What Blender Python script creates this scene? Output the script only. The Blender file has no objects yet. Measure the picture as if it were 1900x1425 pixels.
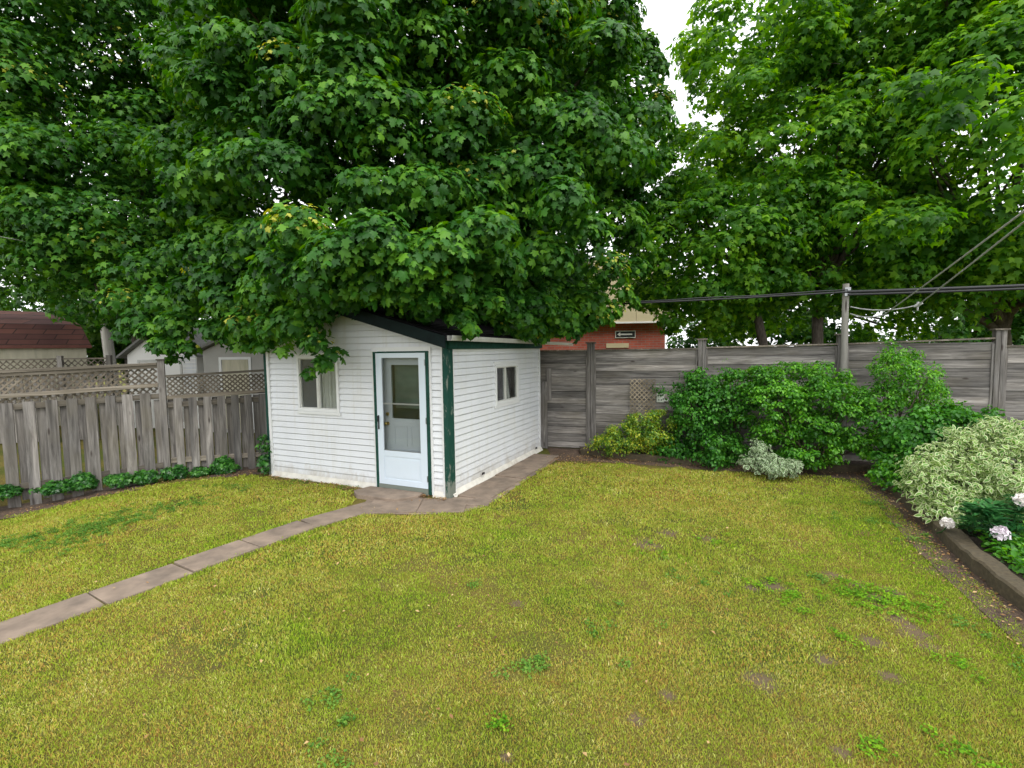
import bpy, math, random
import numpy as np
from mathutils import Vector, Matrix

# ------------------------------------------------------------------ camera, world, sun, exposure
random.seed(7)
rng = np.random.default_rng(7)
scene = bpy.context.scene
CAMZ = 2.185
PITCH, ROLL = 0.0697, -0.0141
cam = bpy.data.cameras.new("camera"); cam_o = bpy.data.objects.new("camera", cam)
scene.collection.objects.link(cam_o)
cam.sensor_width = 36.0; cam.lens = 36.0 * 903.5 / 1900.0
cam.clip_start = 0.05; cam.clip_end = 2000
_r = Vector((1, 0, 0)); _u = Vector((0, math.sin(PITCH), math.cos(PITCH))); _f = Vector((0, math.cos(PITCH), -math.sin(PITCH)))
_c, _s = math.cos(ROLL), math.sin(ROLL)
R2 = _c * _r + _s * _u; U2 = -_s * _r + _c * _u
cam_o.matrix_world = Matrix(((R2.x, U2.x, -_f.x, 0), (R2.y, U2.y, -_f.y, 0), (R2.z, U2.z, -_f.z, CAMZ), (0, 0, 0, 1)))
scene.camera = cam_o

SUN_EL, SUN_AZ = math.radians(58), math.radians(150)     # azimuth clockwise from +Y
world = bpy.data.worlds.new("World"); scene.world = world; world.use_nodes = True
wn = world.node_tree; wn.nodes.clear()
sky = wn.nodes.new("ShaderNodeTexSky"); sky.sky_type = 'NISHITA'; sky.sun_disc = False
sky.sun_elevation = SUN_EL; sky.sun_rotation = SUN_AZ; sky.air_density = 1.0; sky.dust_density = 4.0; sky.ozone_density = 1.0
hsv = wn.nodes.new("ShaderNodeHueSaturation"); hsv.inputs['Saturation'].default_value = 0.16
bg = wn.nodes.new("ShaderNodeBackground"); bg.inputs['Strength'].default_value = 0.15
wo = wn.nodes.new("ShaderNodeOutputWorld")
cloud = wn.nodes.new("ShaderNodeMix"); cloud.data_type = 'RGBA'; cloud.inputs[0].default_value = 0.8; cloud.inputs[7].default_value = (9.6, 9.7, 9.9, 1)   # even white cloud cover over the clear sky
wn.links.new(sky.outputs[0], hsv.inputs['Color']); wn.links.new(hsv.outputs[0], cloud.inputs[6]); wn.links.new(cloud.outputs[2], bg.inputs['Color']); wn.links.new(bg.outputs[0], wo.inputs['Surface'])
sun = bpy.data.lights.new("sun", 'SUN'); sun.energy = 1.0; sun.angle = math.radians(25); sun.color = (1.0, 0.96, 0.88)
sun_o = bpy.data.objects.new("sun", sun); scene.collection.objects.link(sun_o)
sd = Vector((math.sin(SUN_AZ) * math.cos(SUN_EL), math.cos(SUN_AZ) * math.cos(SUN_EL), math.sin(SUN_EL)))
sun_o.rotation_euler = sd.to_track_quat('Z', 'Y').to_euler()
scene.view_settings.view_transform = 'Standard'; scene.view_settings.look = 'None'
scene.view_settings.exposure = 0.68; scene.view_settings.gamma = 1.0
scene.render.engine = 'CYCLES'
scene.cycles.max_bounces = 8; scene.cycles.transparent_max_bounces = 12
scene.cycles.use_denoising = True; scene.cycles.denoising_prefilter = 'ACCURATE'

# ------------------------------------------------------------------ helpers
COL = scene.collection
def tag(o, label=None, cat=None, group=None, kind=None):
    if label: o['label'] = label
    if cat: o['category'] = cat
    if group: o['group'] = group
    if kind: o['kind'] = kind
    return o
def thing(name, loc, label, cat, group=None):
    o = bpy.data.objects.new(name, None); o.empty_display_size = 0.2
    COL.objects.link(o); o.location = loc
    return tag(o, label, cat, group)
def wloc(o):
    v = Vector((0, 0, 0))
    while o is not None: v += Vector(o.location); o = o.parent
    return v
def mesh_np(name, V, F, mat, parent=None, attrs=None, origin=None, smooth=False, matidx=None):
    """V Nx3 world coordinates, F list of tuples or int array"""
    V = np.asarray(V, dtype=np.float32)
    if parent is not None: base = np.array(wloc(parent), dtype=np.float32)
    elif origin is not None: base = np.array(origin, dtype=np.float32)
    else: base = np.zeros(3, dtype=np.float32)
    me = bpy.data.meshes.new(name)
    if isinstance(F, np.ndarray):
        n, k = F.shape
        me.vertices.add(len(V)); me.vertices.foreach_set('co', (V - base).ravel())
        me.loops.add(n * k); me.loops.foreach_set('vertex_index', F.astype(np.int32).ravel())
        me.polygons.add(n); me.polygons.foreach_set('loop_start', np.arange(0, n * k, k, dtype=np.int32))
        try: me.polygons.foreach_set('loop_total', np.full(n, k, dtype=np.int32))
        except Exception: pass
        me.update(calc_edges=True)
    else:
        me.from_pydata([tuple(v) for v in (V - base)], [], F); me.update()
    if attrs:
        for an, arr in attrs.items():
            a = me.attributes.new(an, 'FLOAT', 'POINT'); a.data.foreach_set('value', np.asarray(arr, dtype=np.float32))
    for m in (mat if isinstance(mat, (list, tuple)) else [mat]): me.materials.append(m)
    if matidx is not None: me.polygons.foreach_set('material_index', np.asarray(matidx, dtype=np.int32))
    if smooth: me.polygons.foreach_set('use_smooth', [True] * len(me.polygons))
    o = bpy.data.objects.new(name, me); COL.objects.link(o)
    if parent is not None: o.parent = parent
    elif origin is not None: o.location = origin
    return o
class MB:
    """collects shapes into one mesh"""
    def __init__(s): s.V = []; s.F = []; s.sm = []
    def add(s, V, F, sm=False):
        b = len(s.V); s.V += [tuple(v) for v in V]; s.F += [tuple(b + i for i in f) for f in F]; s.sm += [sm] * len(F); return s
    def box(s, fr, t0, t1, n0, n1, z0, z1, taper=None):
        P = [fr(t, n, z) for z in (z0, z1) for n in (n0, n1) for t in (t0, t1)]
        return s.add(P, [(0, 2, 3, 1), (4, 5, 7, 6), (0, 1, 5, 4), (2, 6, 7, 3), (0, 4, 6, 2), (1, 3, 7, 5)])
    def prism(s, fr, poly, n0, n1):
        """poly: (t,z) list, extruded in n"""
        k = len(poly); P = [fr(t, n0, z) for t, z in poly] + [fr(t, n1, z) for t, z in poly]
        return s.add(P, [tuple(range(k)), tuple(range(2 * k - 1, k - 1, -1))] + [(i, (i + 1) % k + 0, (i + 1) % k + k, i + k)[::-1] for i in range(k)])
    def tube(s, pts, rad, sides=8, cap=True):
        pts = [Vector(p) for p in pts]; n = len(pts)
        if not hasattr(rad, '__len__'): rad = [rad] * n
        V = []; ref = None
        for i, p in enumerate(pts):
            d = (pts[min(i + 1, n - 1)] - pts[max(i - 1, 0)]).normalized()
            if ref is None: ref = d.orthogonal().normalized()
            ref = (ref - d * ref.dot(d)).normalized(); b = d.cross(ref)
            for k in range(sides):
                a = 2 * math.pi * k / sides
                V.append(p + (ref * math.cos(a) + b * math.sin(a)) * rad[i])
        F = [(i * sides + k, i * sides + (k + 1) % sides, (i + 1) * sides + (k + 1) % sides, (i + 1) * sides + k) for i in range(n - 1) for k in range(sides)]
        s.add(V, F, True)
        if cap:
            s.add(V[:sides], [tuple(range(sides))[::-1]]); s.add(V[-sides:], [tuple(range(sides))])
        return s
    def build(s, name, mat, parent=None, origin=None, bevel=0):
        o = mesh_np(name, s.V, s.F, mat, parent, origin=origin)
        o.data.polygons.foreach_set('use_smooth', s.sm)
        if bevel:
            b = o.modifiers.new('bevel', 'BEVEL'); b.width = bevel; b.segments = 2; b.limit_method = 'ANGLE'
        return o
def frame(ox, oy, ang, oz=0.0):
    c, s = math.cos(ang), math.sin(ang)
    def fr(t, n, z): return (ox + c * t - s * n, oy + s * t + c * n, oz + z)
    return fr
def smooth01(x): x = np.clip(x, 0, 1); return x * x * (3 - 2 * x)
def H(x, y):
    """gentle fall of the ground towards the left fence"""
    return -0.22 * smooth01((-5.6 - np.asarray(x, dtype=float)) / 2.4) * smooth01((10.0 - np.asarray(y, dtype=float)) / 3.0)

# ------------------------------------------------------------------ materials
def nm(name):
    m = bpy.data.materials.new(name); m.use_nodes = True; nt = m.node_tree; nt.nodes.clear()
    out = nt.nodes.new('ShaderNodeOutputMaterial'); p = nt.nodes.new('ShaderNodeBsdfPrincipled'); nt.links.new(p.outputs[0], out.inputs[0])
    return m, nt, p, out
def N(nt, t, **kw):
    n = nt.nodes.new(t)
    for k, v in kw.items():
        if k.startswith('i_'): n.inputs[k[2:].replace('_', ' ')].default_value = v
        else: setattr(n, k, v)
    return n
def ramp(nt, src, stops, interp='LINEAR'):
    r = nt.nodes.new('ShaderNodeValToRGB'); r.color_ramp.interpolation = interp
    el = r.color_ramp.elements
    while len(el) < len(stops): el.new(0.5)
    for e, (p, c) in zip(el, stops): e.position = p; e.color = (*c, 1) if len(c) == 3 else c
    nt.links.new(src, r.inputs[0]); return r
def mixc(nt, fac, a, b, mode='MIX'):
    m = nt.nodes.new('ShaderNodeMix'); m.data_type = 'RGBA'; m.blend_type = mode
    for sock, v in ((m.inputs[0], fac), (m.inputs[6], a), (m.inputs[7], b)):
        if hasattr(v, 'is_output'): nt.links.new(v, sock)
        else: sock.default_value = v if not isinstance(v, tuple) or len(v) == 4 else (*v, 1)
    return m.outputs[2]
def coords(nt, scale=(1, 1, 1), rot=0.0, rand=True, kind='Object'):
    tc = nt.nodes.new('ShaderNodeTexCoord'); src = tc.outputs[kind]
    m0 = nt.nodes.new('ShaderNodeMapping'); m0.inputs['Rotation'].default_value = (0, 0, -rot); nt.links.new(src, m0.inputs[0]); src = m0.outputs[0]
    if rand:
        oi = nt.nodes.new('ShaderNodeObjectInfo'); mu = N(nt, 'ShaderNodeVectorMath', operation='MULTIPLY_ADD')
        cx = nt.nodes.new('ShaderNodeCombineXYZ')
        for i in range(3): nt.links.new(oi.outputs['Random'], cx.inputs[i])
        nt.links.new(cx.outputs[0], mu.inputs[0]); mu.inputs[1].default_value = (37, 61, 83); nt.links.new(src, mu.inputs[2]); src = mu.outputs[0]
    m1 = nt.nodes.new('ShaderNodeMapping'); m1.inputs['Scale'].default_value = scale; nt.links.new(src, m1.inputs[0])
    return m1.outputs[0]
def noise(nt, vec, scale=5, detail=4, rough=0.55, dist=0.0):
    n = N(nt, 'ShaderNodeTexNoise', i_Scale=scale, i_Detail=detail, i_Roughness=rough, i_Distortion=dist); nt.links.new(vec, n.inputs['Vector']); return n.outputs['Fac']
def bump(nt, p, h, strength=0.3, dist=0.01):
    b = N(nt, 'ShaderNodeBump', i_Strength=strength, i_Distance=dist); nt.links.new(h, b.inputs['Height']); nt.links.new(b.outputs[0], p.inputs['Normal'])
def wood(name, scale, rot=0.0, tone=1.0, c=((0.09, 0.085, 0.08), (0.20, 0.19, 0.18), (0.33, 0.32, 0.305)), stain=(0.13, 0.115, 0.085), stain_amt=0.5):
    m, nt, p, out = nm(name)
    v = coords(nt, scale, rot); g = noise(nt, v, 1.0, 6, 0.65, 0.6); g2 = noise(nt, v, 0.28, 3, 0.5)
    r = ramp(nt, g, [(0.30, c[0]), (0.52, c[1]), (0.78, c[2])])
    r2 = ramp(nt, g2, [(0.32, (0.55, 0.55, 0.56)), (0.7, (1.25, 1.22, 1.2))])
    col = mixc(nt, 1.0, r.outputs[0], r2.outputs[0], 'MULTIPLY')
    v2 = coords(nt, (1, 1, 1), 0.0, True); s = noise(nt, v2, 1.3, 4); sr = ramp(nt, s, [(0.48, (0, 0, 0)), (0.72, (1, 1, 1))])
    sf = N(nt, 'ShaderNodeMath', operation='MULTIPLY'); nt.links.new(sr.outputs[0], sf.inputs[0]); sf.inputs[1].default_value = stain_amt
    col = mixc(nt, sf.outputs[0], col, (*stain, 1))
    oi = nt.nodes.new('ShaderNodeObjectInfo'); rr = ramp(nt, oi.outputs['Random'], [(0, tuple(1 - .38 * tone for _ in range(3))), (0.5, (0.98, 0.97, 0.95)), (1, (1 + .36 * tone, 1 + .35 * tone, 1 + .33 * tone))])
    col = mixc(nt, 1.0, col, rr.outputs[0], 'MULTIPLY')
    # knots
    kv = N(nt, 'ShaderNodeTexVoronoi', i_Scale=1.0); vk = coords(nt, tuple(min(q, 6) * 0.9 for q in scale), rot); nt.links.new(vk, kv.inputs['Vector'])
    kr = ramp(nt, kv.outputs['Distance'], [(0.05, (1, 1, 1)), (0.11, (0, 0, 0))])
    col = mixc(nt, kr.outputs[0], col, (0.05, 0.04, 0.035, 1))
    nt.links.new(col, p.inputs['Base Color']); p.inputs['Roughness'].default_value = 0.9; bump(nt, p, g, 0.5, 0.004)
    return m
def plain(name, col, rough=0.6, var=0.15, nscale=6.0, dirt=None, metallic=0.0, bumps=0.1, spec=0.5, coord_scale=(1, 1, 1)):
    m, nt, p, out = nm(name); v = coords(nt, coord_scale); n = noise(nt, v, nscale, 5)
    lo = tuple(c * (1 - var) for c in col); hi = tuple(min(1, c * (1 + var)) for c in col)
    c = ramp(nt, n, [(0.3, lo), (0.7, hi)]).outputs[0]
    if dirt:
        n2 = noise(nt, v, nscale * 0.35, 6, 0.7); dr = ramp(nt, n2, [(0.5, (0, 0, 0)), (0.75, (1, 1, 1))])
        f = N(nt, 'ShaderNodeMath', operation='MULTIPLY'); nt.links.new(dr.outputs[0], f.inputs[0]); f.inputs[1].default_value = dirt[1]
        c = mixc(nt, f.outputs[0], c, (*dirt[0], 1))
    nt.links.new(c, p.inputs['Base Color']); p.inputs['Roughness'].default_value = rough; p.inputs['Metallic'].default_value = metallic
    p.inputs['Specular IOR Level'].default_value = spec
    if bumps: bump(nt, p, n, bumps, 0.005)
    return m
def leafmat(name, c0, c1, c2, accent=None, transl=0.35, rough=0.42, variegated=None, patch=0.9, spec=0.45):
    """leaf colours vary per leaf (attribute rnd) and by a broad noise; edge attribute gives the pale margin"""
    m, nt, p, out = nm(name)
    a = N(nt, 'ShaderNodeAttribute', attribute_name='rnd')
    v = coords(nt, (1, 1, 1), 0, False); n = noise(nt, v, patch, 3)
    ad = N(nt, 'ShaderNodeMath', operation='MULTIPLY_ADD'); nt.links.new(n, ad.inputs[0]); ad.inputs[1].default_value = 1.1
    a2 = N(nt, 'ShaderNodeMath', operation='MULTIPLY_ADD'); nt.links.new(a.outputs['Fac'], a2.inputs[0]); a2.inputs[1].default_value = 0.62; a2.inputs[2].default_value = -0.36
    nt.links.new(a2.outputs[0], ad.inputs[2])
    stops = [(0.12, c0), (0.5, c1), (0.86, c2)]
    if accent: stops = [(0.12, c0), (0.48, c1), (0.80, c2), (0.97, accent)]
    col = ramp(nt, ad.outputs[0], stops).outputs[0]
    if variegated:
        e = N(nt, 'ShaderNodeAttribute', attribute_name='edge'); er = ramp(nt, e.outputs['Fac'], [(0.52, (0, 0, 0)), (0.68, (1, 1, 1))])
        col = mixc(nt, er.outputs[0], col, (*variegated, 1))
    # fruit / keys / flowers carried by the same crown
    k = N(nt, 'ShaderNodeAttribute', attribute_name='key'); col = mixc(nt, k.outputs['Fac'], col, (0.42, 0.44, 0.06, 1))
    nt.links.new(col, p.inputs['Base Color']); p.inputs['Roughness'].default_value = rough; p.inputs['Specular IOR Level'].default_value = spec
    tr = nt.nodes.new('ShaderNodeBsdfTranslucent'); hs = N(nt, 'ShaderNodeHueSaturation', i_Hue=0.485, i_Saturation=1.15, i_Value=1.7); nt.links.new(col, hs.inputs['Color']); nt.links.new(hs.outputs[0], tr.inputs[0])
    mx = nt.nodes.new('ShaderNodeMixShader'); mx.inputs[0].default_value = transl
    nt.links.new(p.outputs[0], mx.inputs[1]); nt.links.new(tr.outputs[0], mx.inputs[2]); nt.links.new(mx.outputs[0], out.inputs[0])
    return m
def glassmat(name, tint=(0.9, 0.93, 0.92), refl=1.0):
    m = bpy.data.materials.new(name); m.use_nodes = True; nt = m.node_tree; nt.nodes.clear(); out = nt.nodes.new('ShaderNodeOutputMaterial')
    t = nt.nodes.new('ShaderNodeBsdfTransparent'); t.inputs[0].default_value = (*tint, 1); g = nt.nodes.new('ShaderNodeBsdfGlossy'); g.inputs['Roughness'].default_value = 0.02
    g.inputs[0].default_value = (refl, refl, refl, 1)
    lw = N(nt, 'ShaderNodeLayerWeight', i_Blend=0.5); pw = N(nt, 'ShaderNodeMath', operation='POWER'); nt.links.new(lw.outputs['Facing'], pw.inputs[0]); pw.inputs[1].default_value = 4.0
    f = N(nt, 'ShaderNodeMath', operation='MULTIPLY_ADD'); nt.links.new(pw.outputs[0], f.inputs[0]); f.inputs[1].default_value = 0.7; f.inputs[2].default_value = 0.028
    mx = nt.nodes.new('ShaderNodeMixShader'); nt.links.new(f.outputs[0], mx.inputs[0]); nt.links.new(t.outputs[0], mx.inputs[1]); nt.links.new(g.outputs[0], mx.inputs[2]); nt.links.new(mx.outputs[0], out.inputs[0])
    return m

SH_A = -0.4263; LF_A = math.radians(28.5); BF_A = math.radians(-19)
M = {}
M['board_v'] = wood('weathered_boards_upright', (22, 22, 1.6), tone=.5, c=((0.068, 0.063, 0.059), (0.185, 0.175, 0.165), (0.36, 0.345, 0.33)))
M['board_back'] = wood('weathered_boards_level', (2.0, 22, 30), BF_A, c=((0.080, 0.075, 0.070), (0.205, 0.195, 0.184), (0.41, 0.395, 0.375)), stain=(0.13, 0.112, 0.08), stain_amt=0.45)
M['rail_left'] = wood('weathered_rail', (1.2, 22, 22), LF_A, c=((0.07, 0.06, 0.045), (0.17, 0.15, 0.12), (0.30, 0.28, 0.25)))
M['lattice'] = wood('weathered_lattice', (6, 6, 6), 0, c=((0.05, 0.042, 0.030), (0.115, 0.098, 0.075), (0.21, 0.19, 0.16)))
M['pole_wood'] = wood('grey_pole_wood', (14, 14, 0.8), c=((0.26, 0.25, 0.23), (0.38, 0.37, 0.34), (0.52, 0.51, 0.48)), stain_amt=0.2)
M['white_siding'] = plain('white_vinyl_siding', (0.67, 0.69, 0.72), 0.45, 0.035, 3, dirt=((0.62, 0.58, 0.45), 0.28), bumps=0.04)
def siding():
    m = M['white_siding']; nt = m.node_tree; p = [n for n in nt.nodes if n.type == 'BSDF_PRINCIPLED'][0]; src = p.inputs['Base Color'].links[0].from_socket
    v = coords(nt, (7, 7, 3), 0, False); n = noise(nt, v, 1.0, 6, .7); tc = nt.nodes.new('ShaderNodeTexCoord'); sx = nt.nodes.new('ShaderNodeSeparateXYZ'); nt.links.new(tc.outputs['Object'], sx.inputs[0])
    lo = N(nt, 'ShaderNodeMapRange', i_From_Min=0.05, i_From_Max=0.55, i_To_Min=0.30, i_To_Max=-0.25); nt.links.new(sx.outputs['Z'], lo.inputs[0])
    ad = N(nt, 'ShaderNodeMath', operation='ADD'); nt.links.new(n, ad.inputs[0]); nt.links.new(lo.outputs[0], ad.inputs[1]); r = ramp(nt, ad.outputs[0], [(.55, (0, 0, 0)), (.95, (.75, .75, .75))])
    v2 = coords(nt, (14, 14, .7), 0, False); n2 = noise(nt, v2, 1.0, 4, .6); r2 = ramp(nt, n2, [(.52, (0, 0, 0)), (.8, (.35, .35, .35))])
    c = mixc(nt, r.outputs[0], src, (.38, .33, .25, 1)); c = mixc(nt, r2.outputs[0], c, (.50, .48, .38, 1)); nt.links.new(c, p.inputs['Base Color'])
siding()
M['white_trim'] = plain('white_trim', (0.70, 0.71, 0.71), 0.4, 0.03, 5, dirt=((0.5, 0.5, 0.45), 0.12), bumps=0.02)
M['storm'] = plain('pale_blue_white_aluminium', (0.60, 0.68, 0.76), 0.35, 0.02, 4, dirt=((0.5, 0.5, 0.45), 0.08), bumps=0.01)
M['green'] = plain('dark_green_paint', (0.011, 0.055, 0.040), 0.6, 0.35, 14, bumps=0.3, spec=0.15)
def peel():
    m, nt, p, out = nm('peeling_green_paint'); v = coords(nt, (10, 10, 3.5)); n = noise(nt, v, 1.4, 7, 0.75)
    tc = nt.nodes.new('ShaderNodeTexCoord'); sx = nt.nodes.new('ShaderNodeSeparateXYZ'); nt.links.new(tc.outputs['Object'], sx.inputs[0])
    low = N(nt, 'ShaderNodeMapRange', i_From_Min=0.0, i_From_Max=0.32, i_To_Min=0.36, i_To_Max=0.0); nt.links.new(sx.outputs['Z'], low.inputs[0])
    ad = N(nt, 'ShaderNodeMath', operation='ADD'); nt.links.new(n, ad.inputs[0]); nt.links.new(low.outputs[0], ad.inputs[1])
    r = ramp(nt, ad.outputs[0], [(0.57, (0, 0, 0)), (0.64, (1, 1, 1))]); c = mixc(nt, r.outputs[0], (0.011, 0.055, 0.040, 1), (0.17, 0.19, 0.16, 1))
    nt.links.new(c, p.inputs['Base Color']); p.inputs['Roughness'].default_value = 0.7; p.inputs['Specular IOR Level'].default_value = .15; bump(nt, p, n, 0.5, 0.006); return m
M['peel'] = peel()
M['conc'] = plain('old_concrete', (0.215, 0.165, 0.125), 0.9, 0.28, 5, dirt=((0.085, 0.07, 0.058), 0.85), bumps=0.35)
M['kerb'] = plain('mossy_concrete_kerb', (0.072, 0.056, 0.032), 0.95, 0.35, 26, dirt=((0.07, 0.06, 0.04), 0.7), bumps=0.6)
M['found'] = plain('painted_foundation', (0.66, 0.64, 0.58), 0.8, 0.12, 9, dirt=((0.34, 0.27, 0.19), 0.6), bumps=0.3)
M['roofdark'] = plain('dark_asphalt_shingle', (0.016, 0.015, 0.018), 0.9, 0.4, 40, bumps=0.6, spec=0.12)
M['gutter'] = plain('grey_white_gutter', (0.55, 0.55, 0.52), 0.4, 0.08, 8, dirt=((0.3, 0.27, 0.2), 0.4), bumps=0.05)
M['black'] = plain('black_rubber', (0.02, 0.021, 0.024), 0.6, 0.2, 5, bumps=0)
M['cable_grey'] = plain('grey_twisted_cable', (0.42, 0.43, 0.42), 0.5, 0.15, 30, bumps=0.2)
M['brass'] = plain('brass', (0.45, 0.30, 0.09), 0.3, 0.1, 5, metallic=1, bumps=0)
M['steel'] = plain('dull_steel', (0.35, 0.36, 0.37), 0.35, 0.1, 5, metallic=1, bumps=0)
M['curtain'] = plain('grey_curtain', (0.42, 0.40, 0.38), 0.9, 0.1, 4, bumps=0.05)
M['screen'] = plain('dark_insect_screen', (0.085, 0.075, 0.09), 0.6, 0.2, 2, bumps=0)
M['dark'] = plain('dark_interior', (0.03, 0.028, 0.03), 0.9, 0.1, 3, bumps=0)  # near-black: shade of unlit rooms and fence gaps put into the colour
M['innerdoor'] = plain('white_inner_door', (0.40, 0.40, 0.44), 0.5, 0.03, 3, bumps=0)
M['glass'] = glassmat('window_glass')
M['bark'] = plain('grey_brown_bark', (0.085, 0.07, 0.055), 0.95, 0.5, 14, bumps=0.9, coord_scale=(2, 2, 0.5))
M['twig'] = plain('dark_twig', (0.07, 0.05, 0.035), 0.9, 0.3, 12, bumps=0.2)
M['beige'] = plain('beige_stucco', (0.60, 0.51, 0.32), 0.85, 0.06, 2, bumps=0.1)
M['whitewall'] = plain('white_painted_wall', (0.85, 0.84, 0.80), 0.6, 0.04, 2, bumps=0.05)
M['greywall'] = plain('pale_grey_cladding', (0.38, 0.37, 0.35), 0.7, 0.08, 3, dirt=((0.25, 0.24, 0.2), 0.3), bumps=0.05)
M['creamwall'] = plain('weathered_cream_cladding', (0.50, 0.47, 0.36), 0.8, 0.12, 3, dirt=((0.22, 0.22, 0.12), 0.5), bumps=0.1, coord_scale=(4, 4, 0.6))
M['greyroof'] = plain('grey_shingle', (0.20, 0.20, 0.19), 0.9, 0.25, 18, bumps=0.4)
M['terracotta'] = plain('orange_clay', (0.55, 0.16, 0.05), 0.7, 0.15, 5)
def brickmat(name, c1, c2, mortar, scale, bw, rh, ms=0.015, rot=0.0, plane='XZ'):
    m, nt, p, out = nm(name); tc = nt.nodes.new('ShaderNodeTexCoord'); mp = nt.nodes.new('ShaderNodeMapping')
    mp.inputs['Rotation'].default_value = (0, 0, -rot); nt.links.new(tc.outputs['Object'], mp.inputs[0])
    sx = nt.nodes.new('ShaderNodeSeparateXYZ'); nt.links.new(mp.outputs[0], sx.inputs[0]); cx = nt.nodes.new('ShaderNodeCombineXYZ')
    nt.links.new(sx.outputs['X'], cx.inputs[0]); nt.links.new(sx.outputs['Z'], cx.inputs[1])
    b = N(nt, 'ShaderNodeTexBrick', i_Scale=scale, i_Mortar_Size=ms, i_Brick_Width=bw, i_Row_Height=rh); nt.links.new(cx.outputs[0], b.inputs[0])
    b.inputs['Color1'].default_value = (*c1, 1); b.inputs['Color2'].default_value = (*c2, 1); b.inputs['Mortar'].default_value = (*mortar, 1)
    v = coords(nt); n = noise(nt, v, 1.2, 5); r = ramp(nt, n, [(0.3, (0.75, 0.75, 0.75)), (0.7, (1.2, 1.2, 1.2))])
    c = mixc(nt, 1.0, b.outputs['Color'], r.outputs[0], 'MULTIPLY'); nt.links.new(c, p.inputs['Base Color']); p.inputs['Roughness'].default_value = 0.9
    return m
M['brick'] = brickmat('red_brick', (0.50, 0.11, 0.065), (0.40, 0.085, 0.055), (0.30, 0.20, 0.17), 1.0, 0.34, 0.11, 0.012)
M['shingle'] = brickmat('brown_roof_shingle', (0.17, 0.068, 0.05), (0.105, 0.045, 0.04), (0.05, 0.028, 0.022), 1.0, 0.5, 0.16, 0.012, rot=0.0)

BARE = []
for u, v, r in ((1440, 1088, .10), (1395, 1090, .07), (1625, 1112, .13), (1655, 1100, .10), (1668, 1150, .10), (1700, 1175, .10), (1412, 1262, .12), (1545, 1068, .09), (1620, 1190, .08), (1310, 1000, .10), (1205, 1010, .16), (1240, 990, .12), (960, 1120, .06), (1590, 1085, .08), (1760, 1060, .16), (1850, 1140, .14), (1530, 1225, .07), (1650, 1255, .06), (1720, 1200, .07), (1180, 1335, .05), (1240, 1290, .05), (940, 1405, .04), (1560, 1395, .05)):
    d_ = R2 * ((u - 950) / 903.5) + U2 * (-(v - 712.5) / 903.5) + _f; s_ = -CAMZ / d_.z; BARE.append((d_.x * s_, d_.y * s_, r))
def groundmat():
    m, nt, p, out = nm('lawn_thatch_and_soil'); v = coords(nt, rand=False)
    n1 = noise(nt, v, 0.7, 4); n2 = noise(nt, v, 60, 4, 0.7); n3 = noise(nt, v, 6, 5, 0.6)
    a = ramp(nt, n2, [(0.30, (0.05, 0.038, 0.015)), (0.55, (0.17, 0.14, 0.035)), (0.8, (0.34, 0.28, 0.09))]).outputs[0]
    b = ramp(nt, n2, [(0.30, (0.03, 0.035, 0.010)), (0.55, (0.085, 0.11, 0.02)), (0.8, (0.19, 0.21, 0.04))]).outputs[0]
    f = ramp(nt, n1, [(0.40, (0, 0, 0)), (0.60, (1, 1, 1))]).outputs[0]
    c = mixc(nt, f, a, b); f3 = ramp(nt, n3, [(0.62, (0, 0, 0)), (0.74, (0.7, 0.7, 0.7))]).outputs[0]
    c = mixc(nt, f3, c, (0.10, 0.07, 0.045, 1))
    for bx_, by_, br_ in BARE:      # worn spots of bare soil in the turf
        vm = N(nt, 'ShaderNodeVectorMath', operation='DISTANCE'); nt.links.new(v, vm.inputs[0]); vm.inputs[1].default_value = (bx_, by_, 0)
        n5 = N(nt, 'ShaderNodeMath', operation='MULTIPLY_ADD'); nt.links.new(n3, n5.inputs[0]); n5.inputs[1].default_value = -br_ * 1.6; nt.links.new(vm.outputs['Value'], n5.inputs[2])
        mr = N(nt, 'ShaderNodeMapRange', i_From_Min=br_ * .6, i_From_Max=-br_ * .3, i_To_Min=0.0, i_To_Max=0.8); nt.links.new(n5.outputs[0], mr.inputs[0]); c = mixc(nt, mr.outputs[0], c, (0.15, 0.105, 0.075, 1))
    nt.links.new(c, p.inputs['Base Color']); p.inputs['Roughness'].default_value = 1.0; p.inputs['Specular IOR Level'].default_value = 0.1; bump(nt, p, n2, 0.8, 0.02)
    return m
def soilmat(name, c0, c1, c2):
    m, nt, p, out = nm(name); v = coords(nt, rand=False); n = noise(nt, v, 35, 6, 0.7); n2 = noise(nt, v, 5, 4)
    c = ramp(nt, n, [(0.30, c0), (0.55, c1), (0.80, c2)]).outputs[0]; r = ramp(nt, n2, [(0.3, (0.7, 0.7, 0.7)), (0.7, (1.2, 1.2, 1.2))]).outputs[0]
    c = mixc(nt, 1.0, c, r, 'MULTIPLY'); nt.links.new(c, p.inputs['Base Color']); p.inputs['Roughness'].default_value = 1.0; bump(nt, p, n, 0.9, 0.03); return m
M['ground'] = groundmat()
M['soil'] = soilmat('brown_soil', (0.045, 0.03, 0.02), (0.12, 0.078, 0.052), (0.22, 0.15, 0.10))
M['soil_dark'] = soilmat('dark_bed_soil', (0.02, 0.014, 0.01), (0.05, 0.034, 0.024), (0.10, 0.07, 0.05))
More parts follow.
